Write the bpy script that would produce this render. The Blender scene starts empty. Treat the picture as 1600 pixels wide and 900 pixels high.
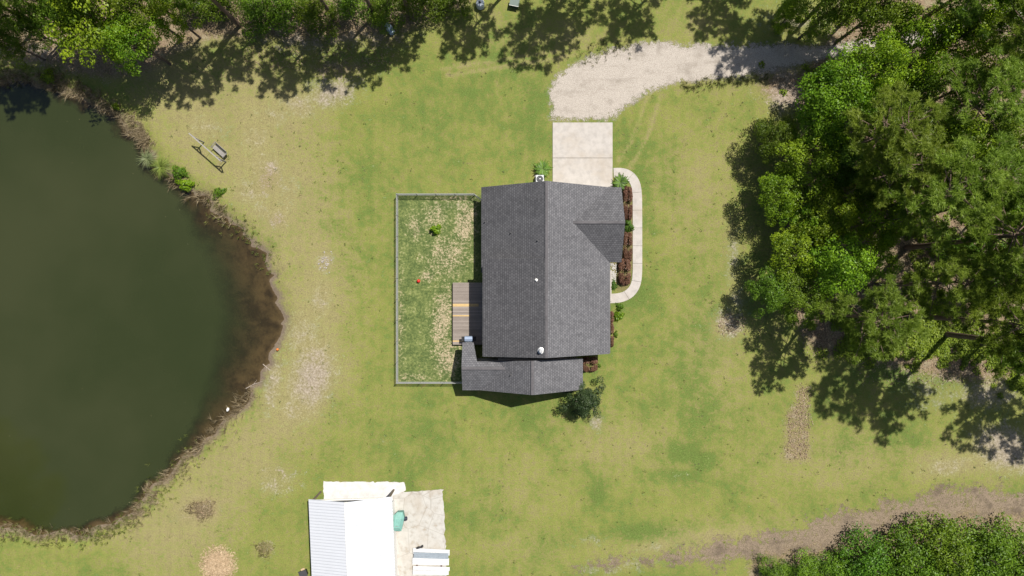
import bpy, bmesh, math, random
import numpy as np
from mathutils import Vector, Matrix
R = math.radians
random.seed(7); RNG = np.random.default_rng(7)
C = bpy.context.scene.collection

# ------------------------------------------------------------------ camera, light, exposure
S = 15.0            # photo pixels per metre on the ground
H = 68.0            # height of the camera
def G(px, py, z=0.0):
    k = (H - z) / H
    return Vector(((px - 800) / S * k, (450 - py) / S * k, z))
cam = bpy.data.cameras.new('camera'); co = bpy.data.objects.new('camera', cam); C.objects.link(co)
co.location = (0, 0, H); co.rotation_euler = (0, 0, 0)
cam.sensor_width = 36; cam.lens = 36 * H / (1600 / S); cam.clip_end = 2000; cam.clip_start = 1
bpy.context.scene.camera = co
SH = Vector((-0.675, -0.738)); SH.normalize()       # direction the shadows fall
ELEV = 62.0
w = bpy.data.worlds.new('World'); bpy.context.scene.world = w; w.use_nodes = True
nt = w.node_tree; bg = nt.nodes['Background']
sky = nt.nodes.new('ShaderNodeTexSky'); sky.sky_type = 'NISHITA'; sky.sun_disc = False
sky.sun_elevation = R(ELEV); sky.sun_rotation = math.atan2(-SH.x, -SH.y); sky.dust_density = 2.0
nt.links.new(sky.outputs[0], bg.inputs[0]); bg.inputs[1].default_value = 0.058
sl = bpy.data.lights.new('sun', 'SUN'); sl.energy = 4.6; sl.angle = R(0.55); sl.color = (1, .95, .87)
so = bpy.data.objects.new('sun', sl); C.objects.link(so)
d = Vector((SH.x * math.cos(R(ELEV)), SH.y * math.cos(R(ELEV)), -math.sin(R(ELEV))))
so.rotation_euler = d.to_track_quat('-Z', 'Y').to_euler(); so.location = (30, 30, 60)
vs = bpy.context.scene.view_settings
vs.view_transform = 'Standard'; vs.look = 'None'; vs.gamma = 1; vs.exposure = 0.42; vs.use_curve_mapping = False

# ------------------------------------------------------------------ node helpers
class M:
    def __init__(s, name):
        s.m = bpy.data.materials.new(name); s.m.use_nodes = True; s.t = s.m.node_tree; s.t.nodes.clear()
        s.out = s.t.nodes.new('ShaderNodeOutputMaterial')
        s._geo = None
    def new(s, typ, **kw):
        n = s.t.nodes.new(typ)
        for k, v in kw.items(): setattr(n, k, v)
        return n
    def put(s, sock, v):
        if isinstance(v, bpy.types.NodeSocket): s.t.links.new(v, sock)
        elif v is not None:
            if isinstance(v, (tuple, list)) and len(v) == 3 and sock.type == 'RGBA': v = (*v, 1)
            sock.default_value = v
    def pos(s):
        if not s._geo: s._geo = s.new('ShaderNodeNewGeometry')
        return s._geo.outputs['Position']
    def obj(s): return s.new('ShaderNodeTexCoord').outputs['Object']
    def uv(s): return s.new('ShaderNodeTexCoord').outputs['UV']
    def attr(s, name, out='Fac'): return s.new('ShaderNodeAttribute', attribute_name=name).outputs[out]
    def noise(s, scale, detail=3, rough=.55, vec=None, dist=0.0):
        n = s.new('ShaderNodeTexNoise'); s.put(n.inputs['Vector'], vec or s.pos())
        n.inputs['Scale'].default_value = scale; n.inputs['Detail'].default_value = detail
        n.inputs['Roughness'].default_value = rough; n.inputs['Distortion'].default_value = dist
        return n.outputs['Fac']
    def vor(s, scale, vec=None, out='Distance', rnd=1.0):
        n = s.new('ShaderNodeTexVoronoi'); s.put(n.inputs['Vector'], vec or s.pos())
        n.inputs['Scale'].default_value = scale; n.inputs['Randomness'].default_value = rnd
        return n.outputs[out]
    def scalev(s, vec, sc):
        n = s.new('ShaderNodeMapping'); s.put(n.inputs['Vector'], vec); n.inputs['Scale'].default_value = sc
        return n.outputs[0]
    def rot(s, vec, rz, sc=(1,1,1)):
        n = s.new('ShaderNodeMapping'); s.put(n.inputs['Vector'], vec); n.inputs['Rotation'].default_value = (0,0,rz); n.inputs['Scale'].default_value = sc
        return n.outputs[0]
    def math(s, op, a, b=0.0, c=None, clamp=False):
        n = s.new('ShaderNodeMath', operation=op, use_clamp=clamp); s.put(n.inputs[0], a); s.put(n.inputs[1], b)
        if c is not None: s.put(n.inputs[2], c)
        return n.outputs[0]
    def add(s, *a):
        r = a[0]
        for b in a[1:]: r = s.math('ADD', r, b)
        return r
    def mul(s, a, b): return s.math('MULTIPLY', a, b)
    def cen(s, n, k): return s.math('MULTIPLY_ADD', n, k, -.5 * k)      # (n-.5)*k
    def ss(s, v, lo, hi, a=0.0, b=1.0):
        n = s.new('ShaderNodeMapRange', interpolation_type='SMOOTHSTEP'); s.put(n.inputs['Value'], v)
        n.inputs['From Min'].default_value = lo; n.inputs['From Max'].default_value = hi
        n.inputs['To Min'].default_value = a; n.inputs['To Max'].default_value = b
        return n.outputs[0]
    def mix(s, f, a, b, mode='MIX'):
        n = s.new('ShaderNodeMix', data_type='RGBA', blend_type=mode)
        s.put(n.inputs[0], f); s.put(n.inputs[6], a); s.put(n.inputs[7], b)
        return n.outputs[2]
    def val(s, col, f):
        n = s.new('ShaderNodeMix', data_type='RGBA', blend_type='MULTIPLY'); n.inputs[0].default_value = 1
        cc = s.new('ShaderNodeCombineColor')
        for i in range(3): s.put(cc.inputs[i], f)
        s.put(n.inputs[6], col); s.put(n.inputs[7], cc.outputs[0]); return n.outputs[2]
    def bump(s, h, strength=.5, dist=.05):
        n = s.new('ShaderNodeBump'); s.put(n.inputs['Height'], h); n.inputs['Strength'].default_value = strength
        n.inputs['Distance'].default_value = dist; return n.outputs[0]
    def princ(s, col, rough=.8, nrm=None, metal=0.0, spec=.3, surf=True):
        n = s.new('ShaderNodeBsdfPrincipled'); s.put(n.inputs['Base Color'], col); s.put(n.inputs['Roughness'], rough)
        s.put(n.inputs['Metallic'], metal); n.inputs['Specular IOR Level'].default_value = spec
        if nrm: s.put(n.inputs['Normal'], nrm)
        if surf: s.t.links.new(n.outputs[0], s.out.inputs[0])
        return n.outputs[0]
    def mixs(s, f, a, b, surf=True):
        n = s.new('ShaderNodeMixShader'); s.put(n.inputs[0], f); s.t.links.new(a, n.inputs[1]); s.t.links.new(b, n.inputs[2])
        if surf: s.t.links.new(n.outputs[0], s.out.inputs[0])
        return n.outputs[0]
    def transp(s): return s.new('ShaderNodeBsdfTransparent').outputs[0]

def plain(name, col, rough=.7, var=.18, scale=6, metal=0.0, spec=.3, bump=0.0):
    m = M(name); o = m.obj()
    n = m.noise(scale, 4, .6, o); n2 = m.noise(scale * .17, 2, .5, o)
    f = m.add(1.0, m.cen(n, var * 1.6), m.cen(n2, var * 1.2))
    m.princ(m.val(col, f), rough, m.bump(n, bump, .02) if bump else None, metal, spec); return m.m

# ------------------------------------------------------------------ object helpers
def link(name, me, mat=None, parent=None):
    o = bpy.data.objects.new(name, me); C.objects.link(o)
    if mat: me.materials.append(mat)
    if parent: o.parent = parent
    return o
def tag(o, label, cat, group=None, kind=None):
    if label: o['label'] = label
    if cat: o['category'] = cat
    if group: o['group'] = group
    if kind: o['kind'] = kind
    return o
def thing(name, loc, label, cat, group=None, rz=0.0):
    o = bpy.data.objects.new(name, None); C.objects.link(o); o.location = loc; o.rotation_euler = (0, 0, rz)
    o.empty_display_size = .3
    return tag(o, label, cat, group)
def raw(verts, faces, name='mesh', smooth=False):
    me = bpy.data.meshes.new(name); me.from_pydata([tuple(v) for v in verts], [], [tuple(f) for f in faces]); me.update()
    if smooth: me.polygons.foreach_set('use_smooth', [True] * len(me.polygons))
    return me
class MB:
    """collects shapes into one mesh"""
    def __init__(s): s.v = []; s.f = []; s.t = []
    def addm(s, v, f, tint=0.5):
        b = len(s.v); s.v += [tuple(x) for x in v]; s.f += [tuple(b + i for i in q) for q in f]; s.t += [tint] * len(f); return s
    def box(s, c, size, rz=0.0, rx=0.0, tint=.5, mat=None):
        x, y, z = (q / 2 for q in size)
        v = [Vector(p) for p in ((-x,-y,-z),(x,-y,-z),(x,y,-z),(-x,y,-z),(-x,-y,z),(x,-y,z),(x,y,z),(-x,y,z))]
        m = mat or (Matrix.Rotation(rz, 3, 'Z') @ Matrix.Rotation(rx, 3, 'X'))
        v = [m @ p + Vector(c) for p in v]
        return s.addm(v, [(0,3,2,1),(4,5,6,7),(0,1,5,4),(1,2,6,5),(2,3,7,6),(3,0,4,7)], tint)
    def bar(s, a, b, wd, ht, tint=.5):
        a, b = Vector(a), Vector(b); dv = b - a; L = dv.length
        q = dv.to_track_quat('X', 'Z').to_matrix()
        return s.box((a + b) / 2, (L, wd, ht), mat=q, tint=tint)
    def tube(s, pts, radii, n=7, cap=True, tint=.5):
        pts = [Vector(p) for p in pts]; rings = []
        for i, p in enumerate(pts):
            dv = (pts[min(i + 1, len(pts) - 1)] - pts[max(i - 1, 0)]).normalized()
            u = dv.cross(Vector((0, 0, 1)))
            if u.length < .05: u = dv.cross(Vector((1, 0, 0)))
            u.normalize(); v2 = dv.cross(u)
            r = radii[i] if isinstance(radii, (list, tuple)) else radii
            rings.append([p + (u * math.cos(2*math.pi*k/n) + v2 * math.sin(2*math.pi*k/n)) * r for k in range(n)])
        v = [p for ring in rings for p in ring]; f = []
        for i in range(len(pts) - 1):
            for k in range(n): f.append((i*n+k, i*n+(k+1)%n, (i+1)*n+(k+1)%n, (i+1)*n+k))
        if cap: f.append(tuple(range(n))[::-1]); f.append(tuple((len(pts)-1)*n + k for k in range(n)))
        return s.addm(v, f, tint)
    def lathe(s, c, prof, n=16, tint=.5):
        v = []; f = []
        for r, z in prof:
            for k in range(n): v.append((c[0] + r*math.cos(2*math.pi*k/n), c[1] + r*math.sin(2*math.pi*k/n), c[2] + z))
        for i in range(len(prof)-1):
            for k in range(n): f.append((i*n+k, i*n+(k+1)%n, (i+1)*n+(k+1)%n, (i+1)*n+k))
        f.append(tuple(range(n))[::-1]); f.append(tuple((len(prof)-1)*n + k for k in range(n)))
        return s.addm(v, f, tint)
    def prism(s, poly, z0, z1, tint=.5):
        n = len(poly); v = [(p[0], p[1], z0) for p in poly] + [(p[0], p[1], z1) for p in poly]
        f = [tuple(range(n))[::-1], tuple(range(n, 2*n))] + [(i, (i+1)%n, n+(i+1)%n, n+i) for i in range(n)]
        return s.addm(v, f, tint)
    def build(s, name, mat, parent=None, smooth=False, bevel=0.0):
        me = raw(s.v, s.f, name, smooth)
        a = me.attributes.new('tint', 'FLOAT', 'FACE'); a.data.foreach_set('value', np.array(s.t, dtype=np.float32))
        if smooth is False:
            bm = bmesh.new(); bm.from_mesh(me); bmesh.ops.recalc_face_normals(bm, faces=bm.faces)
            if bevel: bmesh.ops.bevel(bm, geom=bm.edges[:], offset=bevel, segments=1, affect='EDGES')
            bm.to_mesh(me); bm.free()
        return link(name, me, mat, parent)
def seg_dist(P, poly, closed=True):
    P = np.asarray(P, float); best = np.full(len(P), 1e9)
    n = len(poly)
    for i in range(n if closed else n - 1):
        a = np.array(poly[i]); b = np.array(poly[(i+1) % n]); ab = b - a
        t = np.clip(((P - a) @ ab) / (ab @ ab + 1e-12), 0, 1)
        best = np.minimum(best, np.hypot(*(P - a - t[:, None] * ab).T))
    return best
def inside(P, poly):
    P = np.asarray(P, float); r = np.zeros(len(P), bool); n = len(poly)
    x, y = P[:, 0], P[:, 1]
    for i in range(n):
        x0, y0 = poly[i]; x1, y1 = poly[(i+1) % n]
        c = ((y0 > y) != (y1 > y)) & (x < (x1 - x0) * (y - y0) / ((y1 - y0) if y1 != y0 else 1e-9) + x0)
        r ^= c
    return r
def sdist(P, poly):
    dd = seg_dist(P, poly); return np.where(inside(P, poly), -dd, dd)
def smooth_poly(p, it=2, closed=True):
    p = [tuple(q) for q in p]
    for _ in range(it):
        r = []; n = len(p)
        for i in range(n if closed else n - 1):
            a, b = p[i], p[(i+1) % n]
            r += [(.75*a[0]+.25*b[0], .75*a[1]+.25*b[1]), (.25*a[0]+.75*b[0], .25*a[1]+.75*b[1])]
        if not closed: r = [p[0]] + r + [p[-1]]
        p = r
    return p
def gp(pts): return [tuple(G(x, y)[:2]) for x, y in pts]
def sstep(x, lo, hi):
    t = np.clip((x - lo) / (hi - lo), 0, 1); return t*t*(3-2*t)

# ------------------------------------------------------------------ ground sheet with the pond basin
POND = smooth_poly(gp([(0,128),(60,131),(95,140),(135,160),(180,184),(210,208),(226,236),(248,266),(290,294),(326,316),(348,342),(376,360),(396,382),(415,412),(426,444),(436,480),(440,512),(432,540),(414,562),(406,592),(386,622),(356,652),(330,682),(292,712),(250,747),(216,787),(190,812),(150,828),(100,836),(50,832),(0,826),(-100,805),(-250,740),(-380,640),(-430,480),(-380,300),(-250,190),(-100,138)]), 2)
POND = [(x+.28*math.sin(i*1.7)+.22*math.sin(i*.63+1)+.15*math.sin(i*3.1), y+.28*math.cos(i*1.3)+.2*math.sin(i*.9+2)) for i, (x, y) in enumerate(POND)]
WZ = -0.32
def axis(lo, hi, st, far):
    a = list(np.arange(lo, hi + st/2, st)); k = st
    l = [lo]; h = [hi]
    while l[-1] > -far: k *= 1.6; l.append(l[-1] - k); h.append(h[-1] + k)
    return np.array(l[1:][::-1] + a + h[1:])
gx = axis(-57.0, 57.0, .22, 420); gy = axis(-33.4, 33.4, .22, 420)
XX, YY = np.meshgrid(gx, gy); P = np.stack([XX.ravel(), YY.ravel()], 1)
sd = sdist(P, POND)
wob = .5*np.sin(P[:,0]*.9+1.3*np.sin(P[:,1]*.7)) + .5*np.sin(P[:,1]*1.3+1.1*np.sin(P[:,0]*.5+2))
shal = np.exp(-(((P[:,0]-G(430,500).x)/7.0)**2 + ((P[:,1]-G(430,500).y)/12.0)**2))
wid = 1.2 + .4*wob
z = WZ - .0 + sd * .22
zin = WZ + sd * (0.42*(1-shal) + .055*shal) - .15*(1-shal)*sstep(-sd, 0, 1)
z = np.where(sd > 0, np.minimum(z, 0), np.maximum(zin, -2.4))
z = np.where(sd > 1.4, np.minimum(z, 0), z)
z = np.where(sd > 3, 0, z)
DEPTH = np.maximum(WZ - z, 0)
PX = P[:,0]*S + 800; PY = 450 - P[:,1]*S
def blob(lst):
    r = np.zeros(len(P))
    for (cx, cy, rx, ry, rot, v) in lst:
        c, s_ = math.cos(R(rot)), math.sin(R(rot)); dx = PX-cx; dy = PY-cy
        u = (dx*c+dy*s_)/rx; q = (-dx*s_+dy*c)/ry
        r = np.maximum(r, v*np.exp(-(u*u+q*q)*.9))
    return r
def polymask(pts, soft):
    s_ = sdist(np.stack([PX, PY], 1), smooth_poly(pts, 1)); return 1 - sstep(s_, -soft, soft)
# bare pale sand
sand = blob([(520,145,42,26,-10,.95),(470,165,40,22,20,.6),(430,180,40,20,0,.45),(488,590,38,58,12,.95),(470,520,40,40,0,.55),(508,410,14,18,30,.75),(330,200,50,22,20,.42),(400,215,30,26,0,.45),(450,300,24,40,0,.42),(410,330,20,16,0,.5),(500,470,22,40,10,.5),(460,640,26,30,0,.5),(600,690,10,6,0,.5),(430,760,26,18,0,.6),(1140,505,26,26,0,.9),(1228,150,30,34,30,.95),(1215,110,60,16,0,.8),(1150,470,20,30,0,.6),(1145,400,18,60,0,.55),
  (1575,700,60,36,20,1.1),(1480,730,50,18,-10,.55),(440,750,40,30,0,.5),(770,745,10,10,0,.3),(932,660,12,16,0,.75),(700,322,30,8,0,.5),(960,885,70,18,-6,.5),(425,600,16,50,10,.7),(418,265,30,34,0,.5),(390,300,34,26,0,.5),(1455,610,60,40,0,.5),(1545,615,60,30,0,.8),(1500,455,70,24,-20,.6),(430,340,26,20,0,.45),(60,80,70,24,0,.6),(470,70,60,22,0,.6),(560,60,60,20,0,.5),(1395,460,44,22,0,.8),(1250,30,70,26,0,.7),
  (1060,745,26,10,0,.2),(925,845,40,12,0,.4),(1020,855,44,12,-6,.45)])
# leaf litter
_q2 = np.stack([PX, PY], 1)
litter = np.maximum.reduce([polymask([(1300,60),(1225,140),(1260,200),(1245,250),(1235,330),(1215,420),(1225,490),(1260,540),(1300,560),(1380,570),(1500,600),(1590,590),(1700,600),(1700,-60),(1320,-60)], 22)*.9,
   polymask([(-100,-60),(-100,95),(60,100),(150,130),(230,120),(300,70),(400,60),(480,75),(620,60),(700,30),(760,-10),(760,-60)], 22)*.78,
   (1-sstep(sdist(_q2, [(1241,598),(1268,601),(1270,724),(1219,726),(1224,640),(1240,628)]), -14, 12))*.62,
   polymask([(1700,780),(1500,785),(1380,805),(1260,835),(1160,860),(1180,960),(1700,960)], 14)*.72,
   blob([(1240,138,60,30,10,1.1),(525,110,70,22,0,.6),(600,60,60,20,0,.6),(315,796,30,22,0,.75),(413,858,17,16,0,.7),(420,280,26,34,10,.55),(432,345,24,18,0,.5),(345,330,20,12,40,.5),(300,800,60,30,-20,.4),(430,740,40,24,0,.4),(1130,505,16,16,0,.5)])])
# lush dark green
lush = blob([(1000,832,70,16,-4,.9),(935,770,16,30,25,.8),(1075,710,46,18,20,.7),(1060,745,40,14,0,.55),(860,640,90,40,0,.35),(1000,460,26,40,20,.6),(1010,330,10,60,0,.5),(830,200,26,50,0,.5),(560,90,80,30,0,.3),(780,560,90,60,0,.2),(740,140,80,50,0,.3),(500,330,40,60,0,.25),(660,690,90,50,0,.25),(1000,240,50,40,0,.35),(640,790,14,60,0,.5),(730,800,40,60,0,.4),(1080,620,70,60,0,.25),(700,170,120,60,0,.3),(1450,580,100,20,0,.5),(1400,690,100,20,0,.3)])
# dry, yellow-tan turf
dry = np.maximum(polymask([(180,60),(380,70),(500,140),(520,300),(560,480),(530,660),(420,740),(330,900),(200,900),(170,820),(300,720),(420,580),(440,480),(380,340),(240,230)], 60)*.76,
   blob([(1100,300,70,120,0,.5),(1130,560,70,120,0,.35),(960,690,90,60,0,.45),(1020,130,120,20,0,.5),(880,60,160,20,0,.4),(1300,720,120,50,0,.45),(1500,720,110,36,0,.7),(800,760,90,60,0,.35),(730,40,80,30,0,.3),(1100,840,140,24,-8,.7),(1080,40,60,30,0,.45),(800,860,90,40,0,.3)]))
_q = np.stack([PX, PY], 1)
for ln in ([(1012,150),(1000,185),(985,225),(968,250)],[(1032,148),(1022,185),(1008,222),(985,262)],[(700,118),(830,98),(900,86)],[(690,108),(830,86),(930,72)]):
    dry = np.maximum(dry, .62*np.exp(-(seg_dist(_q, smooth_poly(ln,2,False), False)/4.5)**2))
yard = 1 - sstep(sdist(_q, [(622,305),(752,305),(752,597),(622,597)]), -2, 4)
yardtan = yard * np.maximum.reduce([blob([(728,350,20,50,10,.75),(700,400,40,40,0,.62),(680,340,26,40,0,.55),(650,355,18,26,0,.55),(692,500,20,66,8,.72),(700,560,24,36,0,.75),(625,500,8,90,0,.5),(668,432,14,10,0,.7),(640,590,40,10,0,.5),(715,310,26,10,0,.6),(676,420,20,24,0,.45)])])
bed = polymask([(953,292),(990,292),(990,455),(955,455)], 3)
verts = np.stack([P[:,0], P[:,1], z], 1)
ny, nx = XX.shape
idx = np.arange(nx*ny).reshape(ny, nx)
faces = np.stack([idx[:-1,:-1].ravel(), idx[:-1,1:].ravel(), idx[1:,1:].ravel(), idx[1:,:-1].ravel()], 1)
def np_mesh(name, verts, faces, attrs=None, smooth=True, uvs=None):
    me = bpy.data.meshes.new(name); n = len(verts); k = faces.shape[1]
    me.vertices.add(n); me.vertices.foreach_set('co', np.asarray(verts, np.float32).ravel())
    me.loops.add(faces.size); me.loops.foreach_set('vertex_index', faces.astype(np.int32).ravel())
    me.polygons.add(len(faces)); me.polygons.foreach_set('loop_start', np.arange(0, faces.size, k, dtype=np.int32))
    me.update(calc_edges=True)
    if smooth: me.polygons.foreach_set('use_smooth', np.ones(len(faces), bool))
    for an, (dom, v) in (attrs or {}).items():
        a = me.attributes.new(an, 'FLOAT', dom); a.data.foreach_set('value', np.asarray(v, np.float32))
    return me

def ground_material():
    m = M('turf and soil')
    n0 = m.noise(.07, 3, .5); n1 = m.noise(.28, 4, .6); n2 = m.noise(1.1, 4, .62, dist=.4); n3 = m.noise(4.2, 4, .65); n4 = m.noise(7.5, 4, .75)
    n5 = m.noise(1.7, 5, .7, m.scalev(m.pos(), (1,1,3))); n6 = m.noise(20, 3, .8)
    sandA, litA, lushA, dryA, yardA, ytanA, sdA, bedA = (m.attr(k) for k in ('sand','litter','lush','dry','yard','yardtan','shore','bed'))
    g_yel = (.198,.211,.053); g_grn = (.108,.155,.036); g_tan = (.275,.230,.122); g_olv = (.140,.142,.050)
    fgrn = m.ss(m.add(m.cen(n0,.9), m.cen(n1,1.4), m.cen(n2,1.8), m.cen(n3,1.7), m.cen(n4,1.2), m.mul(lushA,.9), m.mul(dryA,-.5), .42), .15, 1.0)
    col = m.mix(fgrn, g_yel, g_grn)
    ft = m.ss(m.add(m.cen(n1,-.9), m.cen(n2,-1.6), m.cen(n3,-1.9), m.cen(n4,-1.3), m.mul(dryA,.85), m.mul(lushA,-.35), .14), .1, 1.0)
    col = m.mix(m.mul(ft, .75), col, g_tan)
    fo = m.ss(m.add(n5, m.cen(n4,.7)), .52, .74)
    col = m.mix(m.mul(fo, .5), col, g_olv)
    # fenced yard: greener, with tan worn blotches
    ycol = m.mix(m.ss(m.add(n3, m.cen(n2,.8)), .3, .75), (.082,.118,.038), (.165,.192,.064))
    ymask = m.ss(m.add(ytanA, m.cen(n2,1.3), m.cen(n3,2.0), m.cen(n4,1.0)), .3, .95)
    ycol = m.mix(ymask, ycol, m.mix(m.ss(n4,.3,.7), (.20,.165,.095), (.46,.38,.26)))
    col = m.mix(yardA, col, ycol)
    # leaf litter
    lcol = m.mix(m.ss(n4,.25,.75), (.115,.078,.050), (.30,.225,.150)); lcol = m.mix(m.ss(n2,.45,.7), lcol, (.24,.205,.13))
    lm = m.ss(m.add(litA, m.cen(n2,1.1), m.cen(n3,1.1), m.cen(n4,.9)), .3, .78)
    col = m.mix(lm, col, lcol)
    # bare sand
    scol = m.mix(m.ss(n3,.3,.7), (.235,.190,.150), (.36,.305,.255)); scol = m.mix(m.ss(m.vor(3.0),.0,.35,.75,0), scol, (.24,.2,.16))
    sm = m.ss(m.add(sandA, m.cen(n2,1.5), m.cen(n3,1.1), m.cen(n4,.45)), .25, 1.05)
    col = m.mix(m.mul(sm,.85), col, scol)
    col = m.mix(m.mul(bedA,.75), col, m.mix(n4, (.10,.075,.045), (.24,.2,.09)))
    # specks of dark weeds and clover
    spk = m.ss(m.add(m.vor(1.6), m.cen(n4,.25)), .10, .2, 1, 0); spk = m.mul(spk, m.ss(n1,.5,.62))
    col = m.mix(m.mul(spk,.55), col, (.09,.085,.045))
    # fine mottling of blades
    mow = m.new('ShaderNodeTexWave', bands_direction='X'); mow.inputs['Scale'].default_value = .30; mow.inputs['Distortion'].default_value = 2.2; mow.inputs['Detail'].default_value = 1.5; mow.inputs['Detail Scale'].default_value = .3; m.put(mow.inputs['Vector'], m.pos())
    f = m.add(1.0, m.cen(mow.outputs['Fac'],.035), m.cen(n4,1.5), m.cen(n6,1.6), m.cen(n3,.7), m.cen(n2,.45))
    col = m.val(col, f)
    # wet mud at the water line and the pond floor
    mud = m.mix(n3, (.10,.078,.055), (.24,.19,.14))
    mm = m.ss(m.add(sdA, m.cen(n2,.9), m.cen(n3,.7)), .05, .95, 1, 0)
    col = m.mix(mm, col, mud)
    bot = m.mix(m.ss(m.add(n1, m.cen(n2,.7), m.cen(n3,.3)), .3, .72), (.06,.047,.032), (.150,.118,.076))
    col = m.mix(m.ss(sdA, -.5, .0, 1, 0), col, bot)
    h = m.add(m.mul(n4,.5), m.mul(n6,.5), m.mul(n3,.6))
    m.princ(col, .95, m.bump(h, .75, .07), spec=.1)
    return m.m
at = dict(sand=('POINT',sand), litter=('POINT',litter), lush=('POINT',lush), dry=('POINT',dry), yard=('POINT',yard), yardtan=('POINT',yardtan), shore=('POINT',sd), bed=('POINT',bed))
g = link('ground', np_mesh('ground', verts, faces, at), ground_material()); tag(g, None, None, kind='structure')

# pond water
def sheet(name, fn, x0, x1, y0, y1, st, z, mat, kind='structure', grow=.6, attr='edge', zfn=None):
    ax = np.arange(x0, x1+st/2, st); ay = np.arange(y0, y1+st/2, st); X, Y = np.meshgrid(ax, ay)
    Q = np.stack([X.ravel(), Y.ravel()], 1); dd = fn(Q); keep = dd < grow
    n_y, n_x = X.shape; ix = np.arange(n_x*n_y).reshape(n_y, n_x)
    F = np.stack([ix[:-1,:-1].ravel(), ix[:-1,1:].ravel(), ix[1:,1:].ravel(), ix[1:,:-1].ravel()], 1)
    F = F[keep[F].all(1)]; used = np.unique(F); mp = -np.ones(len(Q), int); mp[used] = np.arange(len(used))
    V = np.column_stack([Q[used], np.full(len(used), z)])
    o = link(name, np_mesh(name, V, mp[F], {attr: ('POINT', dd[used])}), mat); tag(o, None, None, kind=kind); return o
def water_material():
    m = M('pond water')
    s_ = m.attr('edge'); sh = m.attr('shallow')
    n1 = m.noise(.35, 4, .6); n2 = m.noise(1.6, 3, .6)
    dep = m.add(m.mul(s_, -1.0), m.cen(n1, 3.2), m.cen(n2, .9))
    k = m.mix(sh, (1.5,)*3, (6.2,)*3)
    t = m.math('DIVIDE', dep, m.add(1.0, m.mul(sh, 9.5)))
    murk = m.math('MULTIPLY', m.ss(t, .0, 1.0), .96)
    deep = m.mix(m.ss(m.noise(.045, 4, .55), .35, .68), (.026,.034,.010), (.038,.044,.016))
    dif = m.new('ShaderNodeBsdfDiffuse'); m.put(dif.inputs[0], deep)
    tr = m.new('ShaderNodeBsdfTransparent'); tr.inputs[0].default_value = (.72,.68,.54,1)
    body = m.mixs(murk, tr.outputs[0], dif.outputs[0], False)
    gl = m.new('ShaderNodeBsdfGlossy'); gl.inputs['Roughness'].default_value = .05
    rip = m.bump(m.add(m.noise(2.2,3,.6,m.rot(m.pos(),.6,(1,2.2,1))), m.mul(m.noise(.6,2),.6)), .10, .05)
    m.put(gl.inputs['Normal'], rip)
    fr = m.new('ShaderNodeFresnel'); fr.inputs[0].default_value = 1.6; m.put(fr.inputs['Normal'], rip)
    m.mixs(fr.outputs[0], body, gl.outputs[0]); return m.m
wat = sheet('pond_water', lambda q: sdist(q, POND), -86, -23, -28, 23, .5, WZ, water_material(), grow=1.2)
wv = np.empty(len(wat.data.vertices)*3, np.float32); wat.data.vertices.foreach_get('co', wv); wv = wv.reshape(-1,3)
a = wat.data.attributes.new('shallow', 'FLOAT', 'POINT')
c0 = G(432,490); a.data.foreach_set('value', np.exp(-(((wv[:,0]-c0.x)/9.5)**2 + ((wv[:,1]-c0.y)/13)**2)).astype(np.float32))

# gravel drive, dirt track
def gravel_material(name, ca, cb, dark, soft, cover):
    m = M(name); e = m.attr('edge')
    n1 = m.noise(.5,4,.6); n2 = m.noise(2.5,4,.65); n3 = m.noise(12,3,.7); n4 = m.noise(38,2,.7)
    streak = m.noise(.55,4,.6, m.rot(m.pos(), -.2, (.35,2.4,1)))
    col = m.mix(m.ss(n3,.3,.7), ca, cb)
    col = m.mix(m.ss(m.add(streak, m.cen(n2,.5)), .5,.78,0,.55), col, dark)
    col = m.mix(m.ss(n1,.5,.72,0,.6), col, dark)
    col = m.val(col, m.add(1.0, m.cen(n4,.6), m.cen(n3,.35), m.cen(n2,.2)))
    al = m.ss(m.add(m.mul(e,-1.0), m.cen(n2,soft*1.1), m.cen(n3,soft*.9), m.cen(n1,soft*1.2)), -.3, .75 if cover < 1 else .4)
    if cover < 1: al = m.mul(al, m.ss(m.add(n2, m.cen(n3,.6), m.cen(n1,.5)), .62-cover*.45, .8-cover*.3))
    b = m.princ(col, .95, m.bump(m.add(n3,n4), .6, .05), spec=.1, surf=False)
    m.mixs(al, m.transp(), b); return m.m
DRIVE = smooth_poly(gp([(856,142),(868,122),(900,94),(960,77),(1025,66),(1062,70),(1100,72),(1160,68),(1230,60),(1300,52),(1400,34),(1500,10),(1620,-20),(1620,50),(1500,72),(1400,100),(1300,110),(1220,118),(1160,121),(1100,124),(1045,131),(1005,148),(975,166),(958,187),(862,189),(861,165)]), 1)
sheet('gravel_drive', lambda q: sdist(q, DRIVE) + 1.3*sstep(q[:,0]*S+800, 1120, 1330), 3, 54, 16, 32.5, .2, .012, gravel_material('pale gravel', (.33,.29,.25), (.50,.455,.405), (.24,.21,.175), 1.7, 1))
TRACK = gp([(1720,780),(1600,782),(1500,785),(1400,802),(1310,824),(1220,846),(1130,862),(1040,872),(970,878),(900,886)])
sheet('dirt_track', lambda q: seg_dist(q, TRACK, False) - 1.45 + 1.5*(1-sstep(q[:,0]*S+800, 900, 1230)) + .35*np.sin(q[:,0]*.8)*np.sin(q[:,0]*.31+1), 4, 62, -31, -19, .25, .012, gravel_material('dry dirt', (.168,.130,.090), (.290,.228,.166), (.075,.06,.045), 3.8, .88), grow=1.9)

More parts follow.
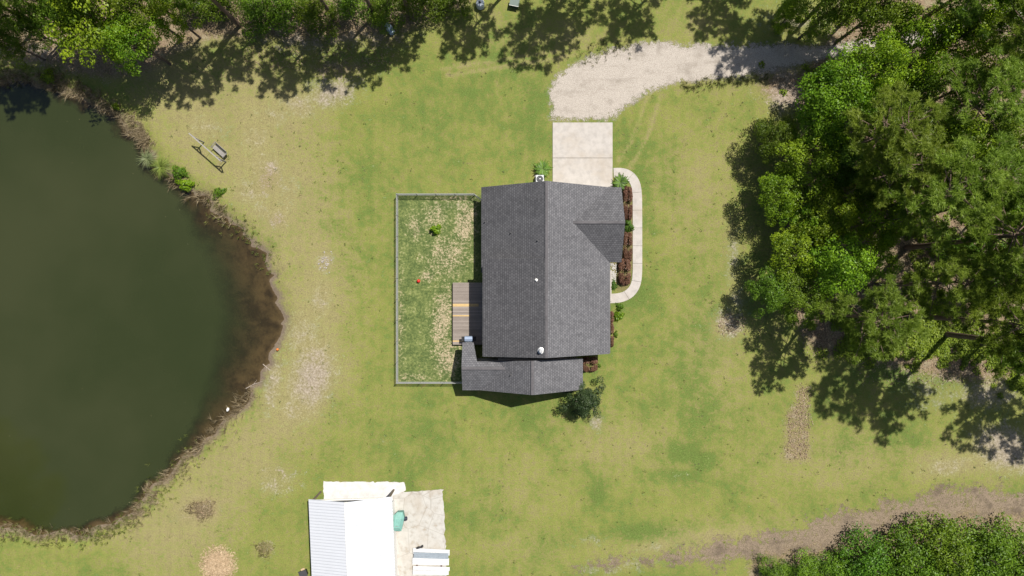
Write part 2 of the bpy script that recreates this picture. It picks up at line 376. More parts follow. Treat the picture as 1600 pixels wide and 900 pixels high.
# concrete drive pad, footpath, porch slab
def concrete_material(name, col, stain=.25, crack=0.0, edge=False):
    m = M(name); o = m.obj()
    n1 = m.noise(.35,4,.6,o); n2 = m.noise(1.6,5,.65,o); n3 = m.noise(14,3,.7,o); n4 = m.noise(45,2,.6,o)
    c = m.mix(m.ss(n2,.35,.75), col, tuple(x*.80 for x in col)); c = m.mix(m.ss(n1,.45,.75,0,stain), c, (.36,.30,.23))
    c = m.val(c, m.add(1.0, m.cen(n3,.22), m.cen(n4,.18)))
    if crack:
        v = m.new('ShaderNodeTexVoronoi', feature='DISTANCE_TO_EDGE'); v.inputs['Scale'].default_value = .45; m.put(v.inputs['Vector'], m.mix(.06, o, m.new('ShaderNodeTexNoise').outputs['Color']))
        c = m.mix(m.ss(v.outputs['Distance'], .004,.02, crack,0), c, (.16,.13,.10))
        c = m.mix(m.ss(m.add(n2, m.cen(n3,.4)), .52,.72,0,.65), c, (.33,.27,.20))
    m.princ(c, .9, m.bump(n3,.2,.02), spec=.2); return m.m
conc = concrete_material('poured concrete', (.455,.425,.395), .5)
joint = plain('joint', (.22,.19,.16))
a0, a1 = G(863.5,191.5), G(957,297)
b = MB(); 
ymid = G(0,247).y
b.box(((a0.x+a1.x)/2, (a0.y+ymid+.01)/2, .0), (a1.x-a0.x, a0.y-ymid-.02, .14)); b.box(((a0.x+a1.x)/2, (a1.y+ymid-.01)/2, .0), (a1.x-a0.x, ymid-a1.y-.02, .14))
tag(b.build('concrete_driveway', conc, bevel=.012), None, None, kind='structure')
path = smooth_poly([(958.5,270),(972,269.5),(984,274),(992,284),(995.5,298),(996,330),(996,400),(996,430),(993,447),(984,459),(970,465.5),(952,466.5)], 2, False)
pw = [Vector(G(x,y)[:2]) for x,y in path]
L = [0]
for i in range(1,len(pw)): L.append(L[-1] + (pw[i]-pw[i-1]).length)
def at_len(s_):
    for i in range(1,len(L)):
        if L[i] >= s_ or i == len(L)-1:
            t = (s_-L[i-1])/(L[i]-L[i-1]); p = pw[i-1].lerp(pw[i], t); dv = (pw[i]-pw[i-1]).normalized(); return p, Vector((-dv.y, dv.x))
b = MB(); n_sl = 9; seg = L[-1]/n_sl
for k in range(n_sl):
    q = [at_len(k*seg + .012 + (seg-.024)*j/8) for j in range(9)]
    poly = [p + nn*.49 for p, nn in q] + [p - nn*.49 for p, nn in q[::-1]]
    b.prism(poly, -.05, .055)
tag(b.build('footpath', conc), None, None, kind='structure')

# ------------------------------------------------------------------ house
def shingle_material():
    m = M('asphalt shingles'); uv = m.uv()
    br = m.new('ShaderNodeTexBrick'); m.put(br.inputs['Vector'], uv); br.offset = .5
    br.inputs['Scale'].default_value = 1; br.inputs['Mortar Size'].default_value = .020; br.inputs['Mortar Smooth'].default_value = .3
    br.inputs['Brick Width'].default_value = .27; br.inputs['Row Height'].default_value = .21; br.inputs['Bias'].default_value = 0
    br.inputs['Color1'].default_value = (.122,.122,.132,1); br.inputs['Color2'].default_value = (.174,.173,.184,1); br.inputs['Mortar'].default_value = (.060,.060,.066,1)
    n1 = m.noise(.35,3,.6); n2 = m.noise(2.5,4,.65); n3 = m.noise(16,3,.7); wv_ = m.noise(1.0,4,.65,m.scalev(uv,(1.6,.28,1)))
    c = m.val(br.outputs['Color'], m.add(.96, m.cen(n1,.3), m.cen(n2,.3), m.cen(n3,.45), m.cen(wv_,.45)))
    # slope shade painted into the shingle colour, plane by plane, rear slopes most
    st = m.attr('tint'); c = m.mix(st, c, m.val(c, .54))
    m.princ(c, .93, m.bump(m.add(br.outputs['Fac'], m.mul(n3,-.6)), -.35, .03), spec=.2); return m.m
shing = shingle_material()
siding = M('vinyl siding'); o_ = siding.obj(); wvn = siding.new('ShaderNodeTexWave', bands_direction='Z'); wvn.inputs['Scale'].default_value = 1.3; siding.put(wvn.inputs['Vector'], o_)
siding.princ(siding.val((.40,.38,.34), siding.add(.95, siding.cen(siding.noise(3,3,.6,o_),.2))), .7, siding.bump(wvn.outputs['Fac'], .5, .03)); siding = siding.m
white = plain('white trim', (.74,.73,.70), .5, .08); glass = plain('window glass', (.03,.035,.04), .06, .05, spec=.6)
metal = plain('galvanised metal', (.42,.43,.44), .42, .12, 9, metal=.7); dark = plain('black plastic', (.022,.022,.024), .5, .1)

house = thing('house', (3, 2, 0), 'single storey house with grey shingled gable roofs beside the curved footpath', 'house')
HOFF = Vector((3, 2, 0))
def hp(o): o.location = -HOFF; return o          # mesh written in world metres, kept under the house's base
def roof_planes(planes, name, mat, parent, thick=.11):
    V = []; F = []; U = []; T = []
    for poly, tint in planes:
        p = [Vector(q) for q in poly]
        nrm = Vector((0,0,0))
        for i in range(len(p)):
            a_, b_ = p[i], p[(i+1)%len(p)]
            nrm += Vector(((a_.y-b_.y)*(a_.z+b_.z), (a_.z-b_.z)*(a_.x+b_.x), (a_.x-b_.x)*(a_.y+b_.y)))
        nrm.normalize()
        if nrm.z < 0: p = p[::-1]; nrm = -nrm
        e = Vector((0,0,1)).cross(nrm).normalized(); up = nrm.cross(e)
        b0 = len(V); n = len(p)
        V += [tuple(q) for q in p] + [(q.x, q.y, q.z-thick) for q in p]
        uv = [(q.dot(e), q.dot(up)) for q in p]
        F.append(tuple(range(b0, b0+n))); U.append(uv); T.append(tint)
        F.append(tuple(range(b0+n, b0+2*n))[::-1]); U.append(uv[::-1]); T.append(0)
        for i in range(n):
            j = (i+1)%n; F.append((b0+i, b0+n+i, b0+n+j, b0+j)); U.append([uv[i], uv[i], uv[j], uv[j]]); T.append(0)
    me = raw(V, F, name); ul = me.uv_layers.new(name='UVMap'); k = 0
    for u in U:
        for q in u: ul.data[k].uv = q; k += 1
    at_ = me.attributes.new('tint', 'FLOAT', 'FACE'); at_.data.foreach_set('value', np.array(T, np.float32))
    return link(name, me, mat, parent)
sl_l = lambda X: 6.5 - .615*(3.26-X)
sl_r = lambda X: 6.5 - .601*(X-3.26)
ysp = G(0,404,5.6).y; sl_m = lambda X: 6.508 - .247*(3.26-X)
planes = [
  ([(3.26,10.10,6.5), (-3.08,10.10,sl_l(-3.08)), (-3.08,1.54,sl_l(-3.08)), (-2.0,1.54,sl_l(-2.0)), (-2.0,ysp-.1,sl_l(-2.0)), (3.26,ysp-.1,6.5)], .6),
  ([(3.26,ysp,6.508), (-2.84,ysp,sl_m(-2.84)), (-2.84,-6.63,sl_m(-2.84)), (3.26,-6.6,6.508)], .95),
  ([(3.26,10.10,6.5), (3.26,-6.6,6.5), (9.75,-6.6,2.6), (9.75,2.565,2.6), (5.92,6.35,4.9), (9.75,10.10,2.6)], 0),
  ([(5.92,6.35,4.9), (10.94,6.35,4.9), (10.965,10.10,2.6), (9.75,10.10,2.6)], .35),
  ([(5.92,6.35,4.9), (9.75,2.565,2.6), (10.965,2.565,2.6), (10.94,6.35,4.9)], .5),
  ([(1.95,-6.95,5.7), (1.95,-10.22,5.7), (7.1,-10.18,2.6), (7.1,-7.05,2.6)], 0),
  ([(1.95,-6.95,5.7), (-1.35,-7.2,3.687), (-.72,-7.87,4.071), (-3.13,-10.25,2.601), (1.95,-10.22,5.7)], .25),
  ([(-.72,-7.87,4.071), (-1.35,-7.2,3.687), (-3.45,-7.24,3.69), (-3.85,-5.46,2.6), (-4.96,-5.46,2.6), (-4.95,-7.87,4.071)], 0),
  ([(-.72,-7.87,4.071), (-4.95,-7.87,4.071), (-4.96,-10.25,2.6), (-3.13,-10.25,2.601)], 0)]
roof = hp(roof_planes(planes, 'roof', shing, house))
def cap(a, b_, parent):
    m_ = MB(); m_.bar(Vector(a)+Vector((0,0,.005)), Vector(b_)+Vector((0,0,.005)), .26, .035); o = m_.build('ridge_cap', ridge_m, parent); return o
ridge_m = plain('ridge shingles', (.105,.10,.105), .9, .5, 5)
for a_, b_ in (((3.26,10.1,6.5),(3.26,-6.6,6.5)), ((5.9,6.35,4.9),(10.93,6.35,4.9)), ((1.95,-6.95,5.7),(1.95,-10.2,5.7)), ((-.6,-7.87,4.07),(-4.93,-7.87,4.07))): cap(a_, b_, roof)
def gable_prism(mb, axis, c, half, ze, pitch, lo, hi):
    """five-sided wall block closed to just under the roof"""
    zt = ze + half*pitch
    sec = [(-half,-.1),(half,-.1),(half,ze),(0,zt),(-half,ze)]
    f = [(0,1,2,3,4),(9,8,7,6,5)] + [(i, 5+i, 5+(i+1)%5, (i+1)%5) for i in range(5)]
    if axis == 'Y': v = [(c+s_, lo, q) for s_, q in sec] + [(c+s_, hi, q) for s_, q in sec]
    else: v = [(lo, c+s_, q) for s_, q in sec] + [(hi, c+s_, q) for s_, q in sec]
    mb.addm(v, f)
wb = MB()
_sec = [(-2.45,-.1),(3.0,-.1),(3.0,6.25),(-2.45,4.93)]
wb.addm([(x,-6.25,z_) for x,z_ in _sec]+[(x,ysp-.12,z_) for x,z_ in _sec], [(0,1,2,3),(7,6,5,4)]+[(i,4+i,4+(i+1)%4,(i+1)%4) for i in range(4)])
gable_prism(wb, 'Y', 3.30, 6.0, 2.62, .595, -6.2, 9.7)
gable_prism(wb, 'X', 6.335, 3.35, 2.62, .6, 5.2, 10.5)
gable_prism(wb, 'Y', 1.95, 4.75, 2.6, .6, -9.8, -7.95)
wb.box((2.6,-7.6,1.3),(8.0,1.1,2.6))
gable_prism(wb, 'X', -7.86, 2.0, 2.6, .59, -4.5, -3.95)
wb.box((-2.2,-8.55,1.25),(3.6,2.5,2.6))
wb.box((2.0,-6.7,1.0),(5.5,1.0,2.1))
hp(wb.build('wall', siding, house))
def window(x, y, zc, w_, h_, ax, parent=house):
    f = MB(); n = .06
    sz = (w_, .07, h_) if ax == 'Y' else (.07, w_, h_)
    for (dx, dz, ww, hh) in ((0,h_/2,w_+.16,.08),(0,-h_/2,w_+.16,.08),(-w_/2,0,.08,h_-.09),(w_/2,0,.08,h_-.09),(0,0,w_-.09,.05)):
        f.box((x+dx, y, zc+dz) if ax == 'Y' else (x, y+dx, zc+dz), (ww,.09,hh) if ax == 'Y' else (.09,ww,hh))
    o = hp(f.build('window', white, parent)); p = MB(); p.box((x,y,zc), (w_-.05,.03,h_-.05) if ax == 'Y' else (.03,w_-.05,h_-.05)); p.build('pane', glass, o)
for yy in (7.5, 4.2, -3.6): window(-2.71, yy, 1.5, 1.2, 1.3, 'X')
window(10.51, 6.3, 1.5, 1.8, 1.3, 'X'); window(9.31, -3.2, 1.5, 1.4, 1.3, 'X'); window(6.71, -8.4, 1.5, 1.0, 1.2, 'X'); window(2.2, -9.81, 1.5, 1.4, 1.2, 'Y')
d_ = MB(); d_.box((9.31, .3, 1.15),(.08,.95,2.05)); dr = hp(d_.build('door', plain('door paint', (.25,.05,.04)), house)); k_ = MB(); k_.lathe((9.4,.65,1.05),[(.03,-.03),(.04,0),(.03,.03)],8); k_.build('handle', metal, dr)
d_ = MB(); d_.box((-2.71,-1.5,1.5),(.07,1.8,2.0)); hp(d_.build('patio_door', glass, house))
d_ = MB()
for k in range(4): d_.box((7.3, 9.71, .35+k*.55), (4.8,.07,.53))
hp(d_.build('garage_door', white, house))
b = MB(); b.box((9.85,.2,.07),(1.0,3.2,.14)); hp(b.build('porch_slab', conc, house))
# roof vents
def pipe(px, py, z, r, h_, mat, kind='vent_pipe'):
    p = G(px, py, z); zr = {'l': sl_l, 'm': sl_m, 'r': sl_r, 'w': lambda X: 5.7-.61*(1.95-X)}[pipe.s](p.x)
    p = G(px, py, zr); zr = {'l': sl_l, 'm': sl_m, 'r': sl_r, 'w': lambda X: 5.7-.61*(1.95-X)}[pipe.s](p.x)
    b = MB(); b.lathe((p.x,p.y,zr), [(r*2.0,-.06),(r*1.9,.05),(r,.09),(r,h_),(r*.7,h_+.005),(r*.7,h_-.05)], 12); return b.build(kind, mat, roof)
pipe.s = 'l'
leadm = plain('lead flashing', (.10,.10,.105), .5, .2)
for q in ((758,347),(798,364),(840,376)): pipe(*q, 4, .045, .32, leadm)
pipe.s = 'm'; pipe(838, 437.5, 5, .075, .22, white)
o = pipe(845, 548, 5.5, .17, .55, metal, 'flue_pipe')
p = G(845,548,6.0); b = MB(); b.lathe((p.x,p.y,6.50+.12-.03), [(.15,-.02),(.21,.02),(.21,.08),(.09,.13)], 16); b.build('flue_cap', white, roof)
pipe.s = 'w'; pipe(798, 586, 4.5, .05, .25, leadm)
# gutters down the front eave
b = MB(); b.box((9.80,-2.0,2.52),(.10,9.1,.11)); hp(b.build('gutter', leadm, house))

# ------------------------------------------------------------------ deck and grill
wood = M('weathered deck wood'); o_ = wood.obj(); gr = wood.noise(3,5,.65,wood.scalev(o_,(.7,14,3)))
wood.princ(wood.val(wood.mix(wood.attr('tint'), (.215,.182,.158), (.30,.26,.228)), wood.add(1.0, wood.cen(gr,.7), wood.cen(wood.noise(.8,3,.6,o_),.3))), .85); wood = wood.m
newwood = plain('fresh yellow lumber', (.52,.37,.17), .75, .25, 5)
d0, d1 = G(707.5,441.5,.5), G(752,538.5,.5)
deck = thing('wooden_deck', (d0.x, d1.y, 0), 'weathered timber deck with a few fresh yellow planks, against the rear of the house', 'deck')
def dk(o): o.location = -Vector((d0.x, d1.y, 0)); return o
pl = MB(); nb = MB(); nbd = 44; dy = (d0.y-d1.y)/nbd; xe = -2.72
fresh = {15: 1.0, 16: .98, 23: .5, 41: .5}
for k in range(nbd):
    yy = d0.y - (k+.5)*dy
    fl = fresh.get(k, 0)
    if fl:
        xm = d0.x + (xe-d0.x)*(.78 if fl > .9 else .52)
        q = MB(); q.box(((d0.x+xm)/2, yy, .4785), (xm-d0.x, dy-.014, .035)); o = dk(q.build('plank', newwood, deck)); o['label'] = 'fresh yellow deck plank'
        if xm < xe-.02: pl.box(((xm+.01+xe)/2, yy, .4785), (xe-xm-.01, dy-.012, .035), tint=random.random())
    else: pl.box(((d0.x+xe)/2, yy, .4785), (xe-d0.x, dy-.012, .035), tint=random.random())
dk(pl.build('decking', wood, deck))
q = MB(); q.box(((d0.x+xe)/2, d0.y-.04, .36),(xe-d0.x,.05,.19)); q.box(((d0.x+xe)/2, d1.y+.04, .36),(xe-d0.x,.05,.19)); q.box((d0.x+.04,(d0.y+d1.y)/2,.36),(.05,d0.y-d1.y-.14,.19)); dk(q.build('rim_joist', wood, deck))
for fx in (.05,.95):
    for fy in (.03,.5,.97):
        q = MB(); q.box((d0.x+.07+(xe-d0.x-.14)*fx, d1.y+.07+(d0.y-d1.y-.14)*fy, .12),(.1,.1,.3)); dk(q.build('post', wood, deck))
gc = G(732.5,529.5,1.45); gpos = Vector((gc.x, gc.y, .497))
grill = thing('barbecue_grill', gpos, 'blue-grey barbecue grill with black side shelves, on the end of the timber deck', 'grill')
gm = plain('blue grey enamel', (.25,.31,.42), .35, .1, metal=.2)
q = MB(); q.box((0,0,.45),(.78,.5,.78)); q.build('cabinet', dark, grill, bevel=.02)
v = []; prof = [(-.27,.86),(-.29,1.0),(-.2,1.13),(0,1.18),(.2,1.13),(.29,1.0),(.27,.86)]
q = MB(); n = len(prof); q.addm([(-.42,y,zz) for y,zz in prof]+[(.42,y,zz) for y,zz in prof], [tuple(range(n)),tuple(range(n,2*n))]+[(i,(i+1)%n,n+(i+1)%n,n+i) for i in range(n)]); lid = q.build('lid', gm, grill)
q = MB(); q.tube([(-.3,-.33,1.0),(.3,-.33,1.0)], .02); q.build('handle', metal, lid)
for s_ in (-1,1): q = MB(); q.box((s_*.59,0,.87),(.32,.46,.04)); q.build('side_shelf', dark, grill)
for sx in (-1,1):
    for sy in (-1,1): q = MB(); q.tube([(sx*.33,sy*.2-.02,.05),(sx*.33,sy*.2+.02,.05)], .05, 10); q.build('wheel', dark, grill)

# ------------------------------------------------------------------ chain link fence
fa = plain('fence wire', (.36,.37,.36), .5, .15, metal=.3)
FH = 1.2
FX = G(621.5,0).x*1.0 + .05; fy_t = G(0,305.3).y; fy_b = G(0,596.5).y
fpath = [Vector((-2.85, G(0,317).y)), Vector((G(741.5,0).x, fy_t)), Vector((FX, fy_t)), Vector((FX, fy_b)), Vector((-4.62, fy_b))]
fence = thing('chain_link_fence', (FX, fy_t, 0), 'low galvanised chain-link fence running round three sides of the rear yard', 'fence')
def fk(o): o.location = -Vector((FX, fy_t, 0)); return o
first = None; caps = []
posts = []
for i in range(4):
    a_, b_ = fpath[i], fpath[i+1]; Ls = (b_-a_).length; n = max(1, round(Ls/2.25)); dv = (b_-a_)/Ls
    for k in range(n + (1 if i == 3 else 0)): posts.append((a_ + (b_-a_)*k/n, k == 0))
    q = MB(); q.tube([(*a_,FH),(*b_,FH)], .021, 6); fk(q.build('top_rail', fa, fence))
    q = MB(); q.tube([(*a_,.06),(*b_,.06)], .008, 4); fk(q.build('tension_wire', fa, fence))
    # diamond mesh, woven from thin wires
    V = []; F = []; st = .085; h_ = FH-.06
    nseg = int((Ls+h_)/st)+1
    for dirn in (1,-1):
        for k in range(nseg):
            s0 = k*st-h_; t0, t1 = max(0, -s0), min(h_, Ls-s0)
            if t1-t0 < .02: continue
            pts = []
            for t in (t0,t1):
                s_ = s0+t; zz = .05 + (t if dirn == 1 else h_-t); p = a_ + dv*s_; pts.append(Vector((p.x,p.y,zz)))
            nn = Vector((-dv.y,dv.x,0))*.005; up = Vector((0,0,.005))
            b0 = len(V)
            for p in pts: V += [p+nn, p+up, p-nn, p-up]
            F += [(b0+j, b0+(j+1)%4, b0+4+(j+1)%4, b0+4+j) for j in range(4)]
    fk(link('wire_mesh', raw(V, F), fa, fence))
q = MB(); q.tube([(0,0,-.1),(0,0,FH+.03)], .035, 8); q.lathe((0,0,FH+.03),[(.045,0),(.045,.03),(.01,.07)],8)
pm = q.build('post', fa, fence)
for i, (p, c_) in enumerate(posts):
    o = pm if i == 0 else pm.copy()
    if i: C.objects.link(o); o.parent = fence
    o.location = (p.x-FX, p.y-fy_t, 0)

# ------------------------------------------------------------------ air conditioner
p = G(843.5,279.5,.8); ac = thing('air_conditioner', (p.x,p.y,0), 'square pale grey air conditioning unit with round fan, under the driveway sago palm', 'air conditioner')
acm = plain('painted steel', (.5,.52,.53), .5, .1)
q = MB(); q.box((0,0,.05),(1.0,1.0,.1)); q.build('pad', conc, ac)
q = MB(); q.box((0,0,.45),(.82,.82,.7)); q.build('casing', acm, ac, bevel=.03)
q = MB(); q.lathe((0,0,.785),[(.34,0),(.34,.03),(.31,.035),(.30,.022)],24); q.build('fan_ring', plain('fan well', (.05,.055,.06)), ac)
q = MB()
for rr in (.1,.17,.24,.31): q.tube([(rr*math.cos(t*math.pi/12), rr*math.sin(t*math.pi/12), .835) for t in range(25)], .009, 4, cap=False)
for k in range(8): q.tube([(.03*math.cos(k*math.pi/4),.03*math.sin(k*math.pi/4),.835),(.33*math.cos(k*math.pi/4),.33*math.sin(k*math.pi/4),.835)], .007, 4)
q.lathe((0,0,.82),[(.07,0),(.07,.03),(.03,.04)],12); q.build('grille', metal, ac)

# ------------------------------------------------------------------ foliage building
def leaf_material(name, ca, cb, trans=.35, rnd=.25):
    m = M(name); t = m.attr('tint'); oi = m.new('ShaderNodeObjectInfo')
    c = m.mix(t, ca, cb)
    hsv = m.new('ShaderNodeHueSaturation'); m.put(hsv.inputs['Color'], c)
    m.put(hsv.inputs['Hue'], m.math('MULTIPLY_ADD', oi.outputs['Random'], .045*rnd/.25, .5-.0225*rnd/.25))
    m.put(hsv.inputs['Value'], m.math('MULTIPLY_ADD', m.math('FRACT', m.mul(oi.outputs['Random'], 7.31)), rnd*1.6, 1-rnd*.8))
    df = m.new('ShaderNodeBsdfDiffuse'); m.put(df.inputs[0], hsv.outputs[0])
    tr = m.new('ShaderNodeBsdfTranslucent'); m.put(tr.inputs[0], m.mix(.5, hsv.outputs[0], (ca[0]*1.5, ca[1]*1.4, ca[2]*.5)))
    s1 = m.mixs(trans, df.outputs[0], tr.outputs[0], False)
    gl = m.new('ShaderNodeBsdfGlossy'); gl.inputs['Roughness'].default_value = .45
    m.mixs(.018, s1, gl.outputs[0]); return m.m
bark = plain('bark', (.13,.10,.08), .95, .5, 5, bump=.6); barkp = plain('pine bark', (.15,.105,.08), .95, .5, 7, bump=.6); stem_m = plain('stem', (.16,.12,.08), .9, .3)
def leaf_arrays(cent, nrm, size, aspect=.62):
    n = len(cent); nrm = nrm/np.linalg.norm(nrm, axis=1, keepdims=True)
    r = RNG.normal(size=(n,3)); u = np.cross(nrm, r); u /= np.linalg.norm(u, axis=1, keepdims=True); v = np.cross(nrm, u)
    sz = size*RNG.uniform(.65,1.35,(n,1)); u = u*sz*.5; v = v*sz*.5*aspect
    fold = nrm*sz*.10
    V = np.stack([cent-u, cent-v*.9+fold, cent+u, cent+v*.9+fold], 1).reshape(-1,3)
    F = np.arange(n*4).reshape(n,4); return V, F
def blade_arrays(base, dirs, length, width):
    n = len(base); dirs = dirs/np.linalg.norm(dirs, axis=1, keepdims=True); r = RNG.normal(size=(n,3))
    u = np.cross(dirs, r); u /= np.linalg.norm(u, axis=1, keepdims=True)
    ln = length*RNG.uniform(.7,1.25,(n,1))
    V = np.stack([base-u*width*.5, base+u*width*.5, base+dirs*ln], 1).reshape(-1,3)
    return V, np.arange(n*3).reshape(n,3)
def crown_mesh(name, T=10.0, Rc=4.0, lobes=5, nclump=74, nleaf=150, leaf=.22, zlo=.42, flat=1.0, seed=0, vlo=.4, star=0.0):
    rg = np.random.default_rng(seed); ph = rg.uniform(0, 2*math.pi, 3); am = rg.uniform(.08,.2,3)
    cs = []; V = []; F = []; Tn = []; off = 0
    for k in range(nclump):
        th = rg.uniform(0, 2*math.pi); rr = math.sqrt(rg.uniform(.0,1))
        lob = 1 + sum(am[i]*math.sin((i+2)*th+ph[i]) for i in range(3)) + star*(math.sin(7*th+ph[0])+.6*math.sin(11*th+ph[1]))
        rad = Rc*rr*lob*.9
        ztop = math.sqrt(max(0, 1-min(rr,.98)**2))
        zc = T*zlo + (T*(1-zlo)) * (ztop*flat*rg.uniform(vlo,1.0)*.92 + rg.uniform(0,.12))
        cs.append((rad*math.cos(th), rad*math.sin(th), zc, rr))
    for (x,y,zc,rr) in cs:
        cr = rg.uniform(.55,1.1)*(.6 if star else 1); n = int(nleaf*cr**1.6)
        dirs = rg.normal(size=(n,3)); dirs /= np.linalg.norm(dirs,axis=1,keepdims=True)
        rad = cr*rg.uniform(.35,1.0,(n,1))**.6
        pos = np.array([x,y,zc]) + dirs*rad*np.array([1.05,1.05,.62])
        out = np.array([x,y,0.0]); out = out/(np.linalg.norm(out)+1e-6)
        nr = dirs*.55 + np.array([0,0,.75]) + out*.25 + rg.normal(size=(n,3))*.38
        v, f = leaf_arrays(pos, nr, leaf); V.append(v); F.append(f+off); off += len(v)
        tb = rg.uniform(.15,.85); Tn.append(np.clip(tb + rg.normal(size=n)*.2 + (dirs[:,2]*.12), 0, 1))
    me = np_mesh(name, np.concatenate(V), np.concatenate(F), {'tint': ('FACE', np.concatenate(Tn))}, smooth=False)
    tb = MB(); top = T*.9
    tb.tube([(0,0,-.2),(.05,.03,T*.2),(-.04,.08,T*.45),(.06,0,T*.68),(0,0,top)], [.24,.19,.15,.09,.03], 8)
    for k in rg.choice(len(cs), 15, replace=False):
        x,y,zc,_ = cs[k]; z0 = T*rg.uniform(.25,.55); md = (x*.5, y*.5, z0*.45+zc*.55+.2)
        tb.tube([(0,0,z0), md, (x,y,zc+.1)], [.09,.055,.02], 5)
    tr = tb.build('trunk', None); tm = tr.data; bpy.data.objects.remove(tr)
    return me, tm
def pine_mesh(name, T=18.0, Rc=3.5, z0=.60, levels=9, seed=0):
    rg = np.random.default_rng(seed); tb = MB(); base = []; dirs = []; tint = []
    bend = rg.uniform(-.5,.5,2)
    tpos = lambda q: Vector((bend[0]*q*q, bend[1]*q*q, T*q))
    tb.tube([tpos(q)-Vector((0,0,.2 if q == 0 else 0)) for q in (0,.2,.4,.6,.8,.97)], [.27,.22,.18,.14,.08,.02], 8)
    def pad(c, r, dv):
        nt_ = int(24*r*r/.36)+5; tb0 = rg.uniform(.2,.8)
        for j in range(nt_):
            d_ = rg.normal(size=3); d_ /= np.linalg.norm(d_); o_ = d_*r*rg.uniform(.25,1.0)*np.array([1,1,.55]); o_[2] = abs(o_[2])*.8-.08
            nb_ = 13; dd = rg.normal(size=(nb_,3))*.75 + d_*.6 + np.array([dv.x*.25,dv.y*.25,.45])
            base.append(np.repeat((np.array([c.x,c.y,c.z])+o_)[None], nb_, 0)+rg.normal(size=(nb_,3))*.03); dirs.append(dd)
            tint.append(np.clip(tb0+rg.normal()*.18+rg.normal(size=nb_)*.15,0,1))
    for i in range(levels):
        q = min(max(z0+(1-z0)*(i+rg.uniform(-.35,.35))/levels, z0), .985); t = (q-z0)/(1-z0)
        prof = math.sin(min(1,t*1.7+.35)*math.pi*.5)*(1-t**2.6)+.16; th0 = rg.uniform(0,6.28)
        for k in range(rg.integers(3,6)):
            th = th0 + k*1.5 + rg.uniform(-.4,.4); Lb = Rc*prof*rg.uniform(.5,1.15); rise = Lb*(.10+.55*t)+rg.uniform(-.3,.3)
            p0 = tpos(q); dv = Vector((math.cos(th),math.sin(th),0)); sd_ = Vector((-dv.y,dv.x,0))
            p1 = p0+dv*Lb*.5+Vector((0,0,rise*.25)); p2 = p0+dv*Lb+Vector((0,0,rise))
            tb.tube([p0,p1,p2], [.055,.038,.014], 5, cap=False)
            pad(p2, rg.uniform(.36,.62), dv)
            for j in range(int(Lb*.9+.4)):
                s_ = rg.uniform(.45,.95); c = p0.lerp(p1,s_*2) if s_ < .5 else p1.lerp(p2,(s_-.5)*2)
                e = c + sd_*rg.choice([-1,1])*rg.uniform(.25,.9) + Vector((0,0,rg.uniform(0,.3)))
                tb.tube([c,e], [.02,.008], 3, cap=False); pad(e, rg.uniform(.28,.5), dv)
    pad(tpos(.985), .5, Vector((0,0,0)))
    V, F = blade_arrays(np.concatenate(base), np.concatenate(dirs), .34, .055)
    me = np_mesh(name, V, F, {'tint': ('FACE', np.concatenate(tint))}, smooth=False)
    tr = tb.build('trunk', None); tm = tr.data; bpy.data.objects.remove(tr)
    return me, tm
leafA = leaf_material('broad leaves', (.088,.175,.008), (.270,.400,.018), .42, .2)
leafB = leaf_material('dark leaves', (.065,.128,.008), (.180,.275,.020), .40)
leafC = leaf_material('pine needles', (.122,.198,.020), (.315,.425,.062), .50, .18)
leafD = leaf_material('cedar leaves', (.020,.038,.014), (.055,.085,.028), .15, .1)
def setm(pair, lm, bm_):
    pair[0].materials.clear(); pair[0].materials.append(lm); pair[1].materials.clear(); pair[1].materials.append(bm_); return pair
DEC = [setm(crown_mesh('broadleaf_crown', seed=11+i, nclump=80+6*i), leafA, bark) for i in range(4)]
DECB = [setm(crown_mesh('dark_crown', seed=31+i, nclump=86, leaf=.21), leafB, bark) for i in range(2)]
PINE = [setm(pine_mesh('pine_crown', seed=51+i), leafC, barkp) for i in range(4)]
BUSH = [setm(crown_mesh('bushy_crown', T=5.0, Rc=3.0, nclump=70, nleaf=120, leaf=.20, zlo=.10, seed=71+i, vlo=.2), leafA, bark) for i in range(3)]
leafE = leaf_material('thicket leaves', (.055,.125,.008), (.170,.300,.018), .36, .2)
BUSHD = []
for c_, t_ in BUSH:
    c_.materials.clear(); c_.materials.append(leafE); c_ = c_.copy(); c_.materials.clear(); c_.materials.append(leafB); BUSHD.append((c_, t_))
def tree(kind, loc, sxy, sz, label, cat='tree', name='broadleaf_tree', group=None, rz=None):
    fam = {'d': DEC, 'k': DECB, 'p': PINE, 'b': BUSH, 'c': BUSHD}[kind]; tree.n += 1
    cm, tm = fam[(tree.n*7+3) % len(fam)] if len(fam) > 1 else fam[0]
    root = thing(name, loc, label, cat, group, rz if rz is not None else random.uniform(0, 6.28))
    root.scale = (sxy, sxy, sz)
    link('trunk', tm, None, root); link('crown', cm, None, root); return root
tree.n = 0

